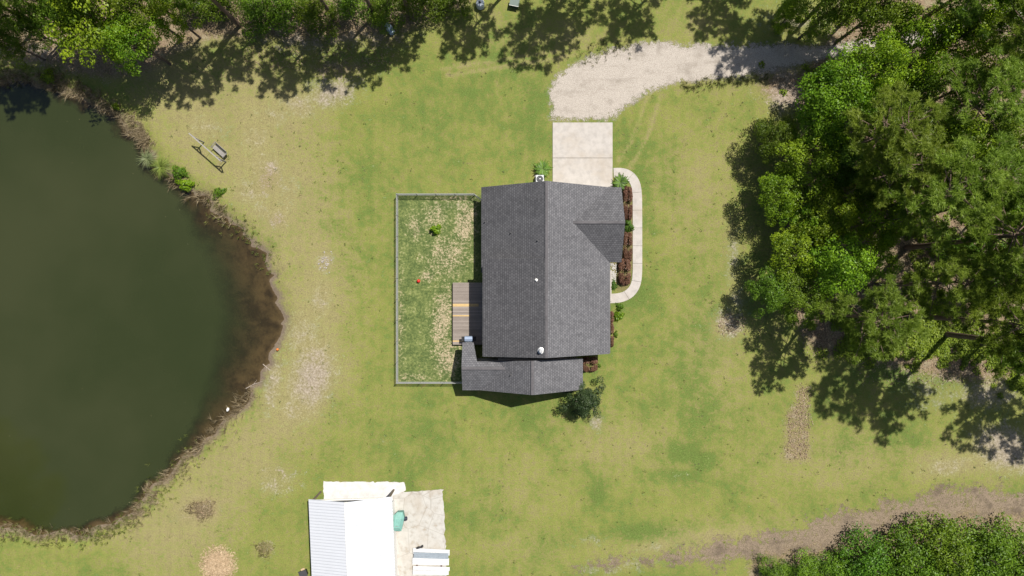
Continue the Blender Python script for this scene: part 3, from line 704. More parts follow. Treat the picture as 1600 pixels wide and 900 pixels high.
# right-hand wood: pines by their trunk foot (photo px), height, label
GR = 'pines in the wood on the right'
for (px, py, h_, rs, lab) in (
  (1477,522,20,1.15,'tall pine with the lower of the two long bare trunks crossing the bright undergrowth'),
  (1417,493,21,1.1,'tall pine with the longest bare trunk, lying just above the bright undergrowth'),
  (1416,387,20,1.15,'pine with the thick dark trunk beside the small green clearing in the wood'),
  (1370,445,15,.95,'pine with a thin bare trunk above the bare sand in the clearing'),
  (1337,335,17,1.15,'dense olive pine in the middle of the wood with its trunk pointing at the house'),
  (1462,120,18,1.15,'pine with a short dark trunk in the upper part of the wood'),
  (1606,566,17,1.05,'pine at the lower end of the wood whose shadow falls furthest down the lawn'),
  (1690,590,16,1.1,'pine at the lower right whose shadow reaches the bare sand at the edge'),
  (1275,487,14,1.0,'small pine at the lower left tip of the wood, shading the lawn beside it'),
  (1285,248,15.5,1.05,'dull olive pine behind the bright broadleaf at the left edge of the wood'),
  (1302,300,15,.95,'dull olive pine right of the dark gap in the upper wood'),
  (1403,205,16,1.15,'pine on the right side of the wood, below the two big bright crowns'),
  (1411,318,16,1.1,'pine at the right edge of the photo above the thick dark trunk'),
  (1395,60,17,1.1,'pine in the far upper right corner of the wood'),
  (1440,430,17,1.0,'pine at the right edge of the photo over the small sandy clearing')):
    p = G(px, py); tree('p', p, rs, h_/18, lab, 'pine tree', 'pine_tree', GR)
GR = 'broadleaf trees in the wood on the right'
for (px, py, rpx, hc, lab, kd) in (
  (1312,152,66,8,'bright green broadleaf at the upper left corner of the wood, beside the gravel drive','d'),
  (1372,108,58,8.5,'bright green broadleaf second along the upper edge of the wood from the gravel drive','d'),
  (1432,70,58,9,'bright green broadleaf third along the upper edge of the wood from the gravel drive','d'),
  (1492,62,52,9,'yellow-green broadleaf at the upper edge of the wood nearest the top right corner','d'),
  (1375,190,44,7,'broadleaf surrounded by olive pines in the upper wood','k'),
  (1268,262,54,6,'bright green broadleaf leaning out furthest left over the lawn in the upper wood','d'),
  (1328,252,46,6.5,'dark broadleaf between the leftmost bright crown and the olive pine','k'),
  (1482,235,62,10,'large bright broadleaf in the right half of the wood below the pines','d'),
  (1570,225,58,10,'darker broadleaf at the right edge of the photo in the upper wood','k'),
  (1300,335,48,6.5,'medium green broadleaf above the brown litter gap in the wood','d'),
  (1248,395,48,5.5,'bright green broadleaf at the left edge of the wood level with the front garden hedge','d'),
  (1318,418,56,7.5,'bright soft-leaved broadleaf in the lower left of the wood above the bare sand','d'),
  (1206,455,38,4.5,'dark green broadleaf at the extreme left of the wood beside the lawn','k'),
  (1256,462,46,5,'dark broadleaf filling the lower left corner of the wood','k'),
  (1385,345,44,7,'green broadleaf left of the thick dark pine trunk','d'),
  (1535,395,46,7,'broadleaf half hidden under pines at the right of the clearing','k'),
  (1590,440,46,6.5,'dark broadleaf at the right edge of the photo below the pines','k'),
  (1540,462,26,2.6,'small bright yellow-green sapling right of the sandy clearing','d'),
  (1222,300,40,5,'small bright broadleaf pushing out of the left edge of the wood over the lawn','d'),
  (1212,212,34,4.2,'small dark broadleaf at the left edge of the wood below the gravel drive','k'),
  (1238,20,26,3.5,'small bright broadleaf on the far side of the gravel drive near the top edge','d'),
  (1588,545,40,5,'dark broadleaf at the right edge of the photo over the sandy ground','k'),
  (1425,150,46,7,'small green broadleaf between the bright crowns and the upper pines of the wood','k'),
  (1520,130,48,7,'green broadleaf under the pines beside the yellow-green one near the top right corner','d'),
  (1580,110,44,7,'green broadleaf at the right edge of the photo in the upper wood','k'),
  (1455,290,48,6.5,'green understory broadleaf below the large bright one in the wood','d'),
  (1530,320,46,6.5,'green understory broadleaf at the right of the thick dark pine trunk','k'),
  (1590,340,44,6.5,'bright broadleaf at the right edge of the photo level with the house porch','d'),
  (1362,290,40,5,'low broadleaf in the dark gap of the upper wood','k'),
  (1285,205,46,6,'yellow-green broadleaf just below the gravel drive corner of the wood','d'),
  (1372,405,34,4,'small green broadleaf above the thin bare pine trunk in the clearing','d'),
  (1265,345,36,5,'small green broadleaf at the left edge of the wood above the litter gap','d'),
  (1300,15,46,7,'dark broadleaf on the far side of the gravel drive at the top of the photo','k'),
  (1375,14,52,8,'grey-green broadleaf at the top edge above the shaded gravel drive','k'),
  (1555,20,60,9,'green broadleaf in the top right corner of the photo','d')):
    q = G(px, py, hc); T_ = hc/.68
    tree('d' if kd == 'd' else 'k', (q.x, q.y, 0), rpx/S*(H-hc)/H/4.0, T_/10, lab, 'tree', 'broadleaf_tree', GR)
# bushes of the lower right thicket
GR = 'bushes of the thicket beside the dirt track'
for (px, py, rpx, hc, lab) in (
  (1358,884,46,2.6,'bright green bush at the left end of the main thicket below the dirt track'),
  (1418,876,50,3.0,'bright green bush second from the left in the main thicket below the dirt track'),
  (1480,872,52,3.4,'tall bright bush in the middle of the thicket below the dirt track'),
  (1540,869,50,3.2,'dense bush in the thicket where the dirt track runs straight'),
  (1598,868,50,3.0,'bush of the thicket at the right edge of the photo below the dirt track'),
  (1448,905,52,3.0,'bush at the bottom edge in the left half of the thicket'),
  (1525,905,54,3.2,'bush at the bottom edge in the right half of the thicket'),
  (1590,900,50,3.2,'bush in the bottom right corner of the photo'),
  (1375,915,44,2.6,'bush at the bottom edge below the left end of the thicket'),
  (1308,896,34,2.0,'small bush filling the front of the thicket just left of its main mass'),
  (1212,900,26,1.4,'low dark bush standing alone at the bottom edge left of the thicket'),
  (1258,898,30,1.8,'bright low bush between the lone dark bush and the main thicket')):
    q = G(px, py, hc); tree('b', (q.x,q.y,0), rpx/S*(H-hc)/H/3.0, hc/.58/5.0, lab, 'bush', 'leafy_bush', GR)
# along the top edge
GR = 'trees along the top edge'
for (px, py, rpx, hc, lab, kd) in (
  (150,30,78,8,'big feathery bright green tree at the top left above the pond corner','d'),
  (205,60,46,7,'lower drooping part-shaded tree beside the big feathery one at the top left','d'),
  (262,18,36,6.5,'green tree at the top edge right of the big feathery one','d'),
  (70,5,44,8,'dark tree at the top edge left of the big feathery one','k'),
  (5,12,44,8,'dark tree in the top left corner of the photo','k'),
  (112,18,42,7,'dark tree filling the gap left of the big feathery one at the top left','k'),
  (44,44,36,6,'dark tree above the reeds at the top left corner of the pond','k'),
  (6,62,32,5.5,'dark tree at the left edge above the corner of the pond','k'),
  (214,8,44,8,'dark tree at the top edge behind the big feathery one','k'),
  (342,-6,34,2.6,'leafy bush at the top edge between the two pale objects','c'),
  (402,17,34,2.6,'bright bushy thicket at the top edge overhanging the shaded bare earth','b'),
  (442,2,36,3,'green bush at the top edge above the bare sandy patch','b'),
  (490,18,34,3,'green bush at the top edge left of the one beside the pale blue barrel','c'),
  (546,-4,34,2.6,'dense green bush at the top edge left of the pale blue barrel','b'),
  (600,6,34,2.4,'dark bush at the top edge just behind the pale blue barrel','c'),
  (655,-6,36,2.6,'low bush at the top edge right of the pale blue barrel','c'),
  (706,-10,32,2.2,'low bush at the top edge left of the pale tank','c'),
  (298,4,26,2.2,'low bush at the top edge below the pale cylinder','c')):
    q = G(px, py, hc); tree(kd, (q.x,q.y,0), rpx/S*(H-hc)/H/(3.0 if kd in 'bc' else 4.0), hc/.58/5 if kd in 'bc' else hc/.68/10, lab, 'bush' if kd in 'bc' else 'tree', 'leafy_bush' if kd in 'bc' else 'broadleaf_tree', GR)
GR = 'pines beyond the top edge that shade the lawn'
for (px, py, h_, rs, lab) in (
  (440,14,16,1.0,'pine whose shadow lies leftmost on the lawn along the top'),
  (522,30,17,1.05,'pine whose trunk shadow crosses the pale earth below the tree line'),
  (585,24,15,1.0,'pine whose shadow spreads over the orange litter left of the barrel'),
  (640,22,14,1.0,'pine whose shadow lies just below the pale blue barrel'),
  (688,-4,15,.9,'pine whose shadow falls right of the pale blue barrel'),
  (800,-22,16,1.0,'pine whose shadow reaches down beside the white tank'),
  (906,-28,17,1.2,'pine whose broad shadow reaches lowest on the lawn above the house'),
  (960,-46,16,1.0,'pine whose shadow covers the top edge just left of the gravel drive'),
  (1058,-52,16,1.1,'pine whose shadow lies alone on the grass above the gravel drive'),
  (1190,-58,16,1.0,'pine whose shadow touches the top edge beyond the gravel drive bend'),
  (1240,-8,17,1.2,'pine whose shadow lies across the end of the sunlit gravel'),
  (1275,14,15,1.0,'pine whose thin trunk shadow falls beside the gravel drive'),
  (1330,20,15,1.05,'pine shading the gravel drive where it enters the wood'),
  (118,50,17,1.1,'pine whose thick trunk shadow points at the pond corner'),
  (60,42,15,1.0,'pine whose trunk shadow meets the left edge above the pond'),
  (242,26,16,1.1,'pine whose shadow darkens the bank between pond and lawn'),
  (375,40,16,1.1,'pine whose branching shadow reaches out over the tan lawn near the swing'),
):
    p = G(px, py); tree('p', p, rs*.82, h_/18, lab, 'pine tree', 'pine_tree', GR)
# trees off the left end, mirrored in the pond
for (px, py, h_, lab) in ((-118,862,19,'big tree beyond the left edge mirrored in the lower corner of the pond'), (-150,770,17,'tree beyond the left edge mirrored faintly in the pond above its neighbour')):
    tree('k', G(px,py), 1.3, h_/10, lab)
# dark cedar by the wing of the house
q = G(914,628,2.6)
cd = setm(crown_mesh('cedar_crown', T=4.6, Rc=2.2, nclump=80, nleaf=430, leaf=.15, zlo=.2, seed=91, star=.34), leafD, bark)
root = thing('dark_tree', (q.x,q.y,0), 'small very dark green tree by the front corner of the lower house wing', 'tree'); root.scale = (.84,.84,.9); link('trunk', cd[1], None, root); link('crown', cd[0], None, root)

# ------------------------------------------------------------------ garden shrubs and palms
def shrub_mesh(rx, ry, h_, n, leaf, seed, box=False):
    rg = np.random.default_rng(seed); d_ = rg.normal(size=(n,3)); d_[:,2] = np.abs(d_[:,2]); d_ /= np.linalg.norm(d_,axis=1,keepdims=True)
    if box: d_ = np.sign(d_)*np.abs(d_)**.45; d_[:,2] = np.minimum(d_[:,2], 1)
    lump = 1 + (.06 if box else .14)*np.sin(d_[:,0]*9*rx+seed)*np.sin(d_[:,1]*7*ry+seed*2)
    pos = d_*np.array([rx,ry,h_])*(rg.uniform(.6,1.04,(n,1))**.5)*lump[:,None]
    if not box:
        pos = pos*(1+.22*np.sin(np.arctan2(d_[:,1],d_[:,0])*3+seed)+.16*np.sin(np.arctan2(d_[:,1],d_[:,0])*5+seed*3))[:,None]
        k_ = rg.random(n) < .3; pos[k_] *= rg.uniform(.9,1.45,(k_.sum(),1)); pos[k_,2] *= .5
    nr = d_ + np.array([0,0,.5]) + rg.normal(size=(n,3))*.5
    V, F = leaf_arrays(pos, nr, leaf); t = np.clip(rg.normal(.5,.24,n),0,1)
    me = np_mesh('shrub', V, F, {'tint': ('FACE', t)}, smooth=False)
    return me
redleaf = leaf_material('red brown leaves', (.080,.042,.028), (.225,.120,.075), .2, .1)
def shrub(px, py, rx, ry, h_, mat, label, name='shrub', n=None, leaf=.13, box=False, cat='shrub', group=None, rz=0.0):
    p = G(px,py); root = thing(name, (p.x,p.y,0), label, cat, group, rz); shrub.k += 1
    me = shrub_mesh(rx, ry, h_, n or int(1000+4200*rx*ry), leaf, 200+shrub.k, box); me.materials.append(mat); link('foliage', me, None, root)
    q = MB()
    for k in range(5):
        a_ = k*1.3; q.tube([(.1*math.cos(a_),.1*math.sin(a_),-.05),(rx*.4*math.cos(a_),ry*.4*math.sin(a_),h_*.7)], [.025,.012], 5)
    q.build('stem', stem_m, root); return root
shrub.k = 0
HG = 'red-brown hedge shrubs in the front garden'
shrub(980,318,.46,1.75,.75,redleaf,'long red-brown hedge between the sago palm and the round green shrub, along the footpath','hedge',box=True,cat='hedge',group=HG)
shrub(980,386,.44,1.5,.7,redleaf,'red-brown hedge just below the round green shrub, along the footpath','hedge',box=True,cat='hedge',group=HG)
shrub(975,425,.62,1.35,.8,redleaf,'widest red-brown hedge shrub, at the bend of the footpath by the white stones','hedge',box=True,cat='hedge',group=HG)
grn = leaf_material('clipped green leaves', (.05,.12,.015), (.11,.22,.03), .3, .1)
shrub(981.5,353.5,.42,.6,.65,grn,'round bright green shrub between the red-brown hedges')
shrub(953.5,495,.3,.55,.6,redleaf,'narrow upper red-brown shrub against the front wall of the house','hedge',group=HG,box=True,cat='hedge')
shrub(953,522,.35,1.25,.6,redleaf,'long low red-brown shrub against the front wall near the house corner','hedge',group=HG,box=True,cat='hedge')
shrub(921,568.5,.8,.75,.75,redleaf,'square clipped red-brown shrub in the corner between the two house roofs','hedge',group=HG,box=True,cat='hedge')
shrub(968,480,.34,.36,.4,leafB,'small dark green plant below the end of the footpath',n=350,leaf=.16)
shrub(966,494,.45,.42,.4,leafA,'pair of leafy light green plants beside the house below the footpath',n=450,leaf=.2)
shrub(959,446,.3,.5,.3,grn,'low green plant in the corner of the footpath by the porch',n=300)
shrub(936,571,.2,.2,.25,leafB,'tiny dark plant beside the square clipped shrub',n=140)
shrub(962,523,.2,.3,.3,leafB,'tiny dark plant beside the long low red-brown shrub',n=160)
shrub(681,359,.5,.45,.9,leafA,'small round green bush alone in the fenced yard',n=700,leaf=.18)
# pale stones of the planting bed
st_m = plain('pale pebbles', (.40,.385,.355), .8, .9, 14)
q = MB()
for k in range(130):
    p = G(random.uniform(954,963), random.uniform(411,440)); r_ = random.uniform(.04,.10); q.lathe((p.x,p.y,-.01),[(r_*.8,0),(r_,r_*.4),(r_*.6,r_*.8)],6)
tag(q.build('pebble_bed', st_m), 'scatter of white and dark stones in the bed beside the front porch', 'stones', kind='stuff')
def rosette(name, px, py, n, ln, mat, label, cat, trunk_h=.4, leaflets=22, lw=.06, lift=.35, fan=False):
    p = G(px,py,trunk_h+.3); root = thing(name, (p.x,p.y,0), label, cat); V = []; F = []; t = []
    def tri(a_,b_,c_): k = len(V); V.extend([a_,b_,c_]); F.append((k,k+1,k+2))
    for i in range(n):
        th = i*2.39996; el = lift + .75*(1-i/n) + random.uniform(-.1,.1); Lf = ln*random.uniform(.8,1.1)
        dv = Vector((math.cos(th),math.sin(th),0)); sv = Vector((-dv.y,dv.x,0)); tt = random.random()
        if fan:
            tip = Vector((0,0,trunk_h))+dv*Lf*.55*math.cos(el)+Vector((0,0,Lf*.5*math.sin(el)))
            q_ = MB(); k0 = len(V); V.extend([Vector((0,0,trunk_h))+sv*.012, Vector((0,0,trunk_h))-sv*.012, tip]); F.append((k0,k0+1,k0+2)); t.append(tt)
            for j in range(15):
                a_ = (j-7)*.19; d2 = dv*math.cos(a_)+sv*math.sin(a_); e2 = tip + d2*Lf*.55*random.uniform(.85,1.05) + Vector((0,0,Lf*.5*(.25*math.sin(el))-.12*abs(a_)))
                n2 = Vector((-d2.y,d2.x,0))*.035; md = tip.lerp(e2,.45)
                k0 = len(V); V.extend([tip, md+n2, e2, md-n2]); F.append((k0,k0+1,k0+2,k0+3)); t.append(min(1,max(0,tt+random.uniform(-.2,.2))))
        else:
            for j in range(leaflets):
                s_ = (j+1.5)/(leaflets+1); c_ = Vector((0,0,trunk_h)) + dv*Lf*s_*math.cos(el*(1-.5*s_)) + Vector((0,0,Lf*(math.sin(el)*s_-.55*s_*s_)))
                ll = .20*ln*math.sin(min(1,s_*1.1+.1)*math.pi)**.6+.06
                for sg in (-1,1):
                    tip = c_ + sv*sg*ll*.8 + dv*ll*.55 + Vector((0,0,.04))
                    n2 = dv*lw*.5; k0 = len(V); V.extend([c_-n2, c_+n2, tip]); F.append((k0,k0+1,k0+2)); t.append(min(1,max(0,tt+random.uniform(-.25,.25))))
    me = raw(V,F,name); a_ = me.attributes.new('tint','FLOAT','FACE'); a_.data.foreach_set('value', np.array(t,np.float32)); me.materials.append(mat)
    q = MB(); q.lathe((0,0,-.1),[(.16,0),(.19,.1),(.17,trunk_h),(.08,trunk_h+.16)],9); q.build('trunk', bark, root); link('crown', me, None, root); return root
sago = leaf_material('sago fronds', (.05,.11,.012), (.15,.26,.035), .25, .1)
palmet = leaf_material('palmetto leaves', (.10,.14,.025), (.30,.36,.08), .25, .1)
rosette('sago_palm', 848, 263, 24, 1.1, sago, 'sago palm standing above the air conditioner beside the driveway', 'palm')
rosette('sago_palm', 970, 284.5, 22, 1.05, sago, 'sago palm at the house end of the footpath beside the red-brown hedge', 'palm', .3)
def spiky(px, py, n, ln, mat, label):
    p = G(px,py,.5); root = thing('palmetto', (p.x,p.y,0), label, 'palm'); V = []; F = []; t = []
    for i in range(n):
        th = random.uniform(0,6.283); el = random.uniform(.1,1.25); Lf = ln*random.uniform(.6,1.1); tt = random.random()
        dv = Vector((math.cos(th),math.sin(th),0)); sv = Vector((-dv.y,dv.x,0)); b0 = len(V)
        for j in range(5):
            s_ = j/4; c_ = Vector((0,0,.3)) + dv*Lf*s_*math.cos(el*(1-.4*s_)) + Vector((0,0,Lf*(math.sin(el)*s_-.55*s_*s_))); w_ = .035*(1-s_*.9)
            V += [c_-sv*w_, c_+sv*w_]
        for j in range(4): F.append((b0+2*j,b0+2*j+1,b0+2*j+3,b0+2*j+2)); t.append(min(1,max(0,tt+random.gauss(0,.1))))
    me = raw(V,F,'palmetto'); a_ = me.attributes.new('tint','FLOAT','FACE'); a_.data.foreach_set('value', np.array(t,np.float32)); me.materials.append(mat)
    q = MB(); q.lathe((0,0,-.3),[(.14,0),(.17,.4),(.1,.62)],9); q.build('trunk', bark, root); link('crown', me, None, root)
spiky(229,248,130,1.35,leaf_material('grey palmetto leaves', (.10,.13,.05), (.26,.30,.15), .25, .1),'grey-green spiky palmetto hanging over the water, nearer the top of the pond')
spiky(250,261,150,1.45,palmet,'yellow-green spiky palmetto on the pond bank, nearer the swing')
shrub(291,289,.75,.55,.8,leafA,'bright yellow-green shrub hanging over the pond edge',n=700,leaf=.2)
shrub(281,270,.7,.6,.8,leafB,'dark green shrub on the pond bank between the palmettos and the bright shrub',n=700,leaf=.16)
shrub(343,301,.75,.4,.45,leafB,'low dark green weed clump on the lawn below the swing',n=420,leaf=.16,rz=.5)
shrub(78,120,.55,.7,.7,leafA,'bright green grass-like clump at the top corner of the pond',n=450,leaf=.2)
shrub(183,167,.3,.3,.5,leafA,'small bright weed on the tan bank at the top right of the pond',n=240,leaf=.2)
brownleaf = leaf_material('dry weed leaves', (.12,.095,.05), (.30,.24,.14), .2, .1); olive = leaf_material('olive weed leaves', (.10,.10,.035), (.24,.22,.09), .2, .1)
shrub(315,796,1.45,1.0,.3,brownleaf,'dry brown weed clump near the lower pond bank',n=900,leaf=.16,cat='weeds',name='weed_clump')
shrub(413,858,.85,.8,.35,olive,'dull olive weed clump right of the straw heap',n=520,leaf=.16,cat='weeds',name='weed_clump')
# reeds round the pond: uncountable
def strip_points(poly_px, n, w_):
    pts = [Vector(G(x,y)[:2]) for x,y in poly_px]; out = []
    for _ in range(n):
        i = random.randrange(len(pts)-1); p = pts[i].lerp(pts[i+1], random.random()); out.append((p.x+random.gauss(0,w_), p.y+random.gauss(0,w_)))
    return out
def blades(name, groups, mat, label, cat):
    B = []; D = []; T_ = []
    for pts, per, ln, up, lean in groups:
        for (x,y) in pts:
            tt = random.random(); lx, ly = lean[0]+random.gauss(0,.5), lean[1]+random.gauss(0,.5)
            for k in range(per):
                B.append((x+random.gauss(0,.07), y+random.gauss(0,.07), -.25 if sdist(np.array([[x,y]]),POND)[0] < .8 else -.02)); D.append((random.gauss(lx,.5),random.gauss(ly,.5),up*ln/ln)); T_.append(min(1,max(0,tt+random.gauss(0,.2))))
    V,F = blade_arrays(np.array(B), np.array(D), .85*groups[0][2], .045)
    o = link(name, np_mesh(name,V,F,{'tint':('FACE',np.array(T_))},smooth=False), mat); tag(o, label, cat, kind='stuff')
reed = leaf_material('dry reeds', (.17,.135,.075), (.42,.35,.22), .25, .05)
blades('reeds', [(strip_points([(-20,120),(60,121),(100,130),(145,152),(190,178),(218,204),(232,232)],420,.45),8,.9,.6,(-.3,-.5)),
                 (strip_points([(250,268),(300,298),(340,322),(352,340)],90,.4),7,.8,.9,(-.2,-.4)),
                 (strip_points([(392,612),(350,664),(300,712),(260,750),(225,790),(200,815)],260,.5),7,.8,.8,(-.3,.3)),
                 (strip_points([(180,824),(130,838),(60,838),(-10,832)],120,.4),6,.8,.9,(0,.4))], reed, 'tan reeds and dead grass fringing the pond', 'reeds')
grnreed = leaf_material('green bank weeds', (.10,.13,.03), (.24,.27,.07), .3, .05)
blades('bank_weeds', [(strip_points([(0,832),(60,842),(120,842),(170,832),(205,812)],300,.5),8,.45,1.1,(0,.2)), (strip_points([(215,800),(260,756),(310,706)],120,.9),8,.6,1.1,(0,0)),
                      (strip_points([(0,116),(60,118),(120,138)],110,.5),8,.6,1.0,(0,0)), (strip_points([(330,322),(352,345),(380,356),(404,390),(424,430)],130,.7),7,.6,1.0,(0,0))], grnreed, 'green weeds growing along the pond bank', 'weeds')
blades('verge_grass', [(strip_points([(1065,137),(1100,131),(1145,128),(1205,121)],90,.3),8,.6,1.1,(0,-.2)), (strip_points([(900,88),(940,78),(985,72)],60,.5),7,.5,1.0,(0,0))], leaf_material('dark verge grass', (.09,.095,.035), (.22,.22,.09), .2, .05), 'dark tall grass along the edges of the gravel drive', 'grass')
# undergrowth on the floor of the wood
und = []
rg = np.random.default_rng(5)
for (cx,cy,rx,ry,n) in ((1345,545,30,16,34),(1372,552,16,12,16),(1440,515,60,24,130),(1470,545,50,24,80),(1380,540,60,22,60),(1395,480,30,14,18),(1520,530,60,34,110),(1560,560,40,24,30),(1470,400,30,24,44),(1530,480,50,20,40),(1585,540,24,30,24),(1430,465,60,16,26),(1250,30,30,16,14),(1300,480,40,20,20),(1550,440,30,16,26),(1590,600,24,14,20),(1300,170,70,50,50),(1420,140,110,50,80),(1500,230,90,70,120),(1360,260,70,50,70),(1290,330,60,60,60),(1420,360,60,30,50),(1550,330,50,50,70),(1260,430,40,50,40),(1400,20,120,20,60),(1340,500,60,16,40)):
    for _ in range(n):
        p = G(rg.normal(cx,rx*.6), rg.normal(cy,ry*.6)); und.append((p.x,p.y,rg.uniform(.25,.6)))
Pn = []; Nn = []; Tn = []
for (x,y,r_) in und:
    n = int(70*r_/.4); d_ = rg.normal(size=(n,3)); d_ /= np.linalg.norm(d_,axis=1,keepdims=True); d_[:,2] = np.abs(d_[:,2])
    Pn.append(np.array([x,y,.02])+d_*r_*np.array([1.2,1.2,.9])*rg.uniform(.4,1,(n,1))); Nn.append(d_*.5+np.array([0,0,.8])+rg.normal(size=(n,3))*.4); Tn.append(np.clip(rg.uniform(.4,1)+rg.normal(size=n)*.2,0,1))
V,F = leaf_arrays(np.concatenate(Pn), np.concatenate(Nn), .19)
tag(link('undergrowth', np_mesh('undergrowth',V,F,{'tint':('FACE',np.concatenate(Tn))},smooth=False), leaf_material('undergrowth leaves', (.085,.15,.012), (.26,.34,.03), .35, .02)), 'bright green undergrowth on the floor of the wood', 'undergrowth', kind='stuff')

wp_ = np.column_stack([RNG.uniform(200,1600,1100), RNG.uniform(60,900,1100)])
ok = ~inside(wp_, [(745,275),(1010,255),(1010,480),(960,630),(700,630),(700,440),(745,430)]) & ~inside(wp_, [(475,745),(705,745),(710,910),(475,910)]) & ~inside(wp_, [(850,60),(1330,40),(1330,130),(1000,150),(965,295),(855,295)])
ok &= sdist(np.column_stack([(wp_[:,0]-800)/S, (450-wp_[:,1])/S]), POND) > 1.0
Pn = []; Nn = []; Tn = []
for (x,y) in wp_[ok]:
    p = G(x,y); r_ = RNG.uniform(.05,.3)*RNG.uniform(.4,1); n = int(5+45*r_); d_ = RNG.normal(size=(n,3)); Pn.append(np.array([p.x,p.y,.03])+d_*r_*np.array([.6,.6,.12])); Nn.append(d_*.5+np.array([0,0,.7])); Tn.append(np.clip(RNG.uniform(0,1)+RNG.normal(size=n)*.15,0,1))
Pn = np.concatenate(Pn); Pn[:,2] = np.abs(Pn[:,2]); V,F = leaf_arrays(Pn, np.concatenate(Nn), .10)
tag(link('lawn_weeds', np_mesh('lawn_weeds',V,F,{'tint':('FACE',np.concatenate(Tn))},smooth=False), leaf_material('lawn weed leaves', (.070,.100,.028), (.24,.25,.07), .2, .02)), 'small weeds scattered through the lawn', 'weeds', kind='stuff')
fl = np.column_stack([RNG.uniform(0,430,420), RNG.uniform(150,825,420)]); fw = np.column_stack([(fl[:,0]-800)/S, (450-fl[:,1])/S]); sdw = sdist(fw, POND)
fw = fw[(sdw < -.6) & (RNG.random(len(fw)) < np.exp(sdw/2.2)*.5)]
V,F = leaf_arrays(np.column_stack([fw, np.full(len(fw), WZ+.012)]), np.tile(np.array([[0.,0.,1.]]),(len(fw),1)), .09)
tag(link('floating_leaves', np_mesh('floating_leaves',V,F,{'tint':('FACE',RNG.uniform(0,1,len(F)))},smooth=False), leaf_material('floating leaf litter', (.10,.09,.04), (.32,.30,.17), .1, .02)), 'dead leaves floating on the pond', 'leaves', kind='stuff')
def flat_litter(name, regs, mat, label, size=.22):
    pts = []
    for (x0,y0,x1,y1,n) in regs:
        for _ in range(n):
            p = G(random.uniform(x0,x1)+random.gauss(0,3), random.uniform(y0,y1)+random.gauss(0,3)); pts.append((p.x,p.y,random.uniform(.01,.07)))
    pts = np.array(pts); V,F = leaf_arrays(pts, RNG.normal(size=pts.shape)*.35+np.array([0,0,1]), size, .3)
    tag(link(name, np_mesh(name,V,F,{'tint':('FACE',RNG.uniform(0,1,len(F)))},smooth=False), mat), label, 'litter', kind='stuff')
litm = leaf_material('dead leaves and straw', (.13,.085,.05), (.42,.33,.22), .1, .02)
flat_litter('leaf_litter', [(1228,640,1266,720,520),(1246,602,1266,640,150),(1340,440,1580,600,2600),(1250,480,1340,560,700),(1122,490,1165,522,260),(380,70,620,110,900),(0,60,220,120,1100)], litm, 'dead leaves and pine straw lying on the ground')
# ------------------------------------------------------------------ swing on the pond lawn
greyw = plain('silvered timber', (.30,.285,.265), .85, .3, 5)
A = G(315.5,219.8); B_ = G(356.5,255.8); A.z = B_.z = 0
ax = (B_-A).normalized(); pr = Vector((-ax.y, ax.x, 0))
swf = thing('garden_swing', (A+B_)/2, 'grey timber swing frame with one beam on two braced posts beside the pond', 'swing frame')
ctr = (A+B_)/2; LB = (B_-A).length
q = MB(); q.bar(-ax*LB*.62+Vector((0,0,2.07)), ax*LB*.55+Vector((0,0,2.07)), .10, .11); q.build('beam', greyw, swf)
for s_ in (-1,1):
    q = MB(); q.box((ax*s_*LB*.42)+Vector((0,0,.95)), (.12,.12,2.1), rz=math.atan2(ax.y,ax.x)); q.build('post', greyw, swf)
    for e in (-1,1):
        q = MB(); q.bar(ax*(s_*LB*.42)+ax*e*.05+Vector((0,0,1.45)), ax*(s_*LB*.42+e*.55)+Vector((0,0,2.0)), .09, .08); q.build('brace', greyw, swf)
sp = G(343,235,.5); sp.z = 0; rz = math.atan2(ax.y, ax.x)
sw = thing('swing_bench', (sp.x,sp.y,.42), 'pale slatted swing bench hanging from the grey timber frame by the pond', 'swing', rz=rz)
q = MB()
for k in range(6): q.box((0,-.26+k*.1,0),(1.55,.08,.03))
q.build('seat', greyw, sw)
q = MB()
for k in range(5): q.box((0,.30+.03*k,.12+k*.1),(1.55,.03,.075),rx=-.25)
q.build('backrest', greyw, sw)
for s_ in (-1,1):
    q = MB(); q.box((s_*.8,0,.24),(.08,.66,.04)); q.box((s_*.8,-.27,.11),(.06,.06,.23)); q.build('armrest', greyw, sw)
    q = MB(); tgt = Matrix.Rotation(-rz,3,'Z') @ (ctr - Vector((sp.x,sp.y,0))); 
    q.tube([(s_*.8,-.2,.25),(s_*.8,tgt.y,1.58)], .012, 4); q.tube([(s_*.8,.3,.25),(s_*.8,tgt.y,1.58)], .012, 4); q.build('chain', metal, sw)

# ------------------------------------------------------------------ barn with white metal roof
slabm = concrete_material('barn slab', (.60,.59,.575), .3); oldslab = concrete_material('worn slab', (.47,.455,.42), .5, .3)
EZ = 3.0; RZ_ = 4.3
e0, e1, rd = G(482,780,EZ), G(612.5,776,EZ), G(540.5,785,RZ_)
dn = (G(487,900,EZ)-e0).normalized(); Lg = 13.0
barn = thing('barn', (rd.x, rd.y, 0), 'open-fronted barn with a white ribbed metal roof at the bottom of the photo', 'barn')
bo = Vector((rd.x, rd.y, 0))
def bk(o): o.location = -bo; return o
roofm = M('white ribbed metal'); uvv = roofm.uv(); wn = roofm.new('ShaderNodeTexWave', bands_direction='X', wave_profile='SIN'); wn.inputs['Scale'].default_value = 1.05; roofm.put(wn.inputs['Vector'], uvv)
rib = roofm.ss(wn.outputs['Fac'], .80, .97)
roofm.princ(roofm.val(roofm.mix(rib, (.56,.58,.62), (.49,.51,.55)), roofm.add(1.0, roofm.cen(roofm.noise(.8,4,.6),.10), roofm.cen(roofm.noise(4,3,.6,roofm.scalev(uvv,(1,.15,1))),.06))), .42, roofm.bump(rib,.6,.04), spec=.4); roofm = roofm.m
dn = Vector((dn.x,dn.y,0)).normalized()
far = lambda p: p + dn*Lg
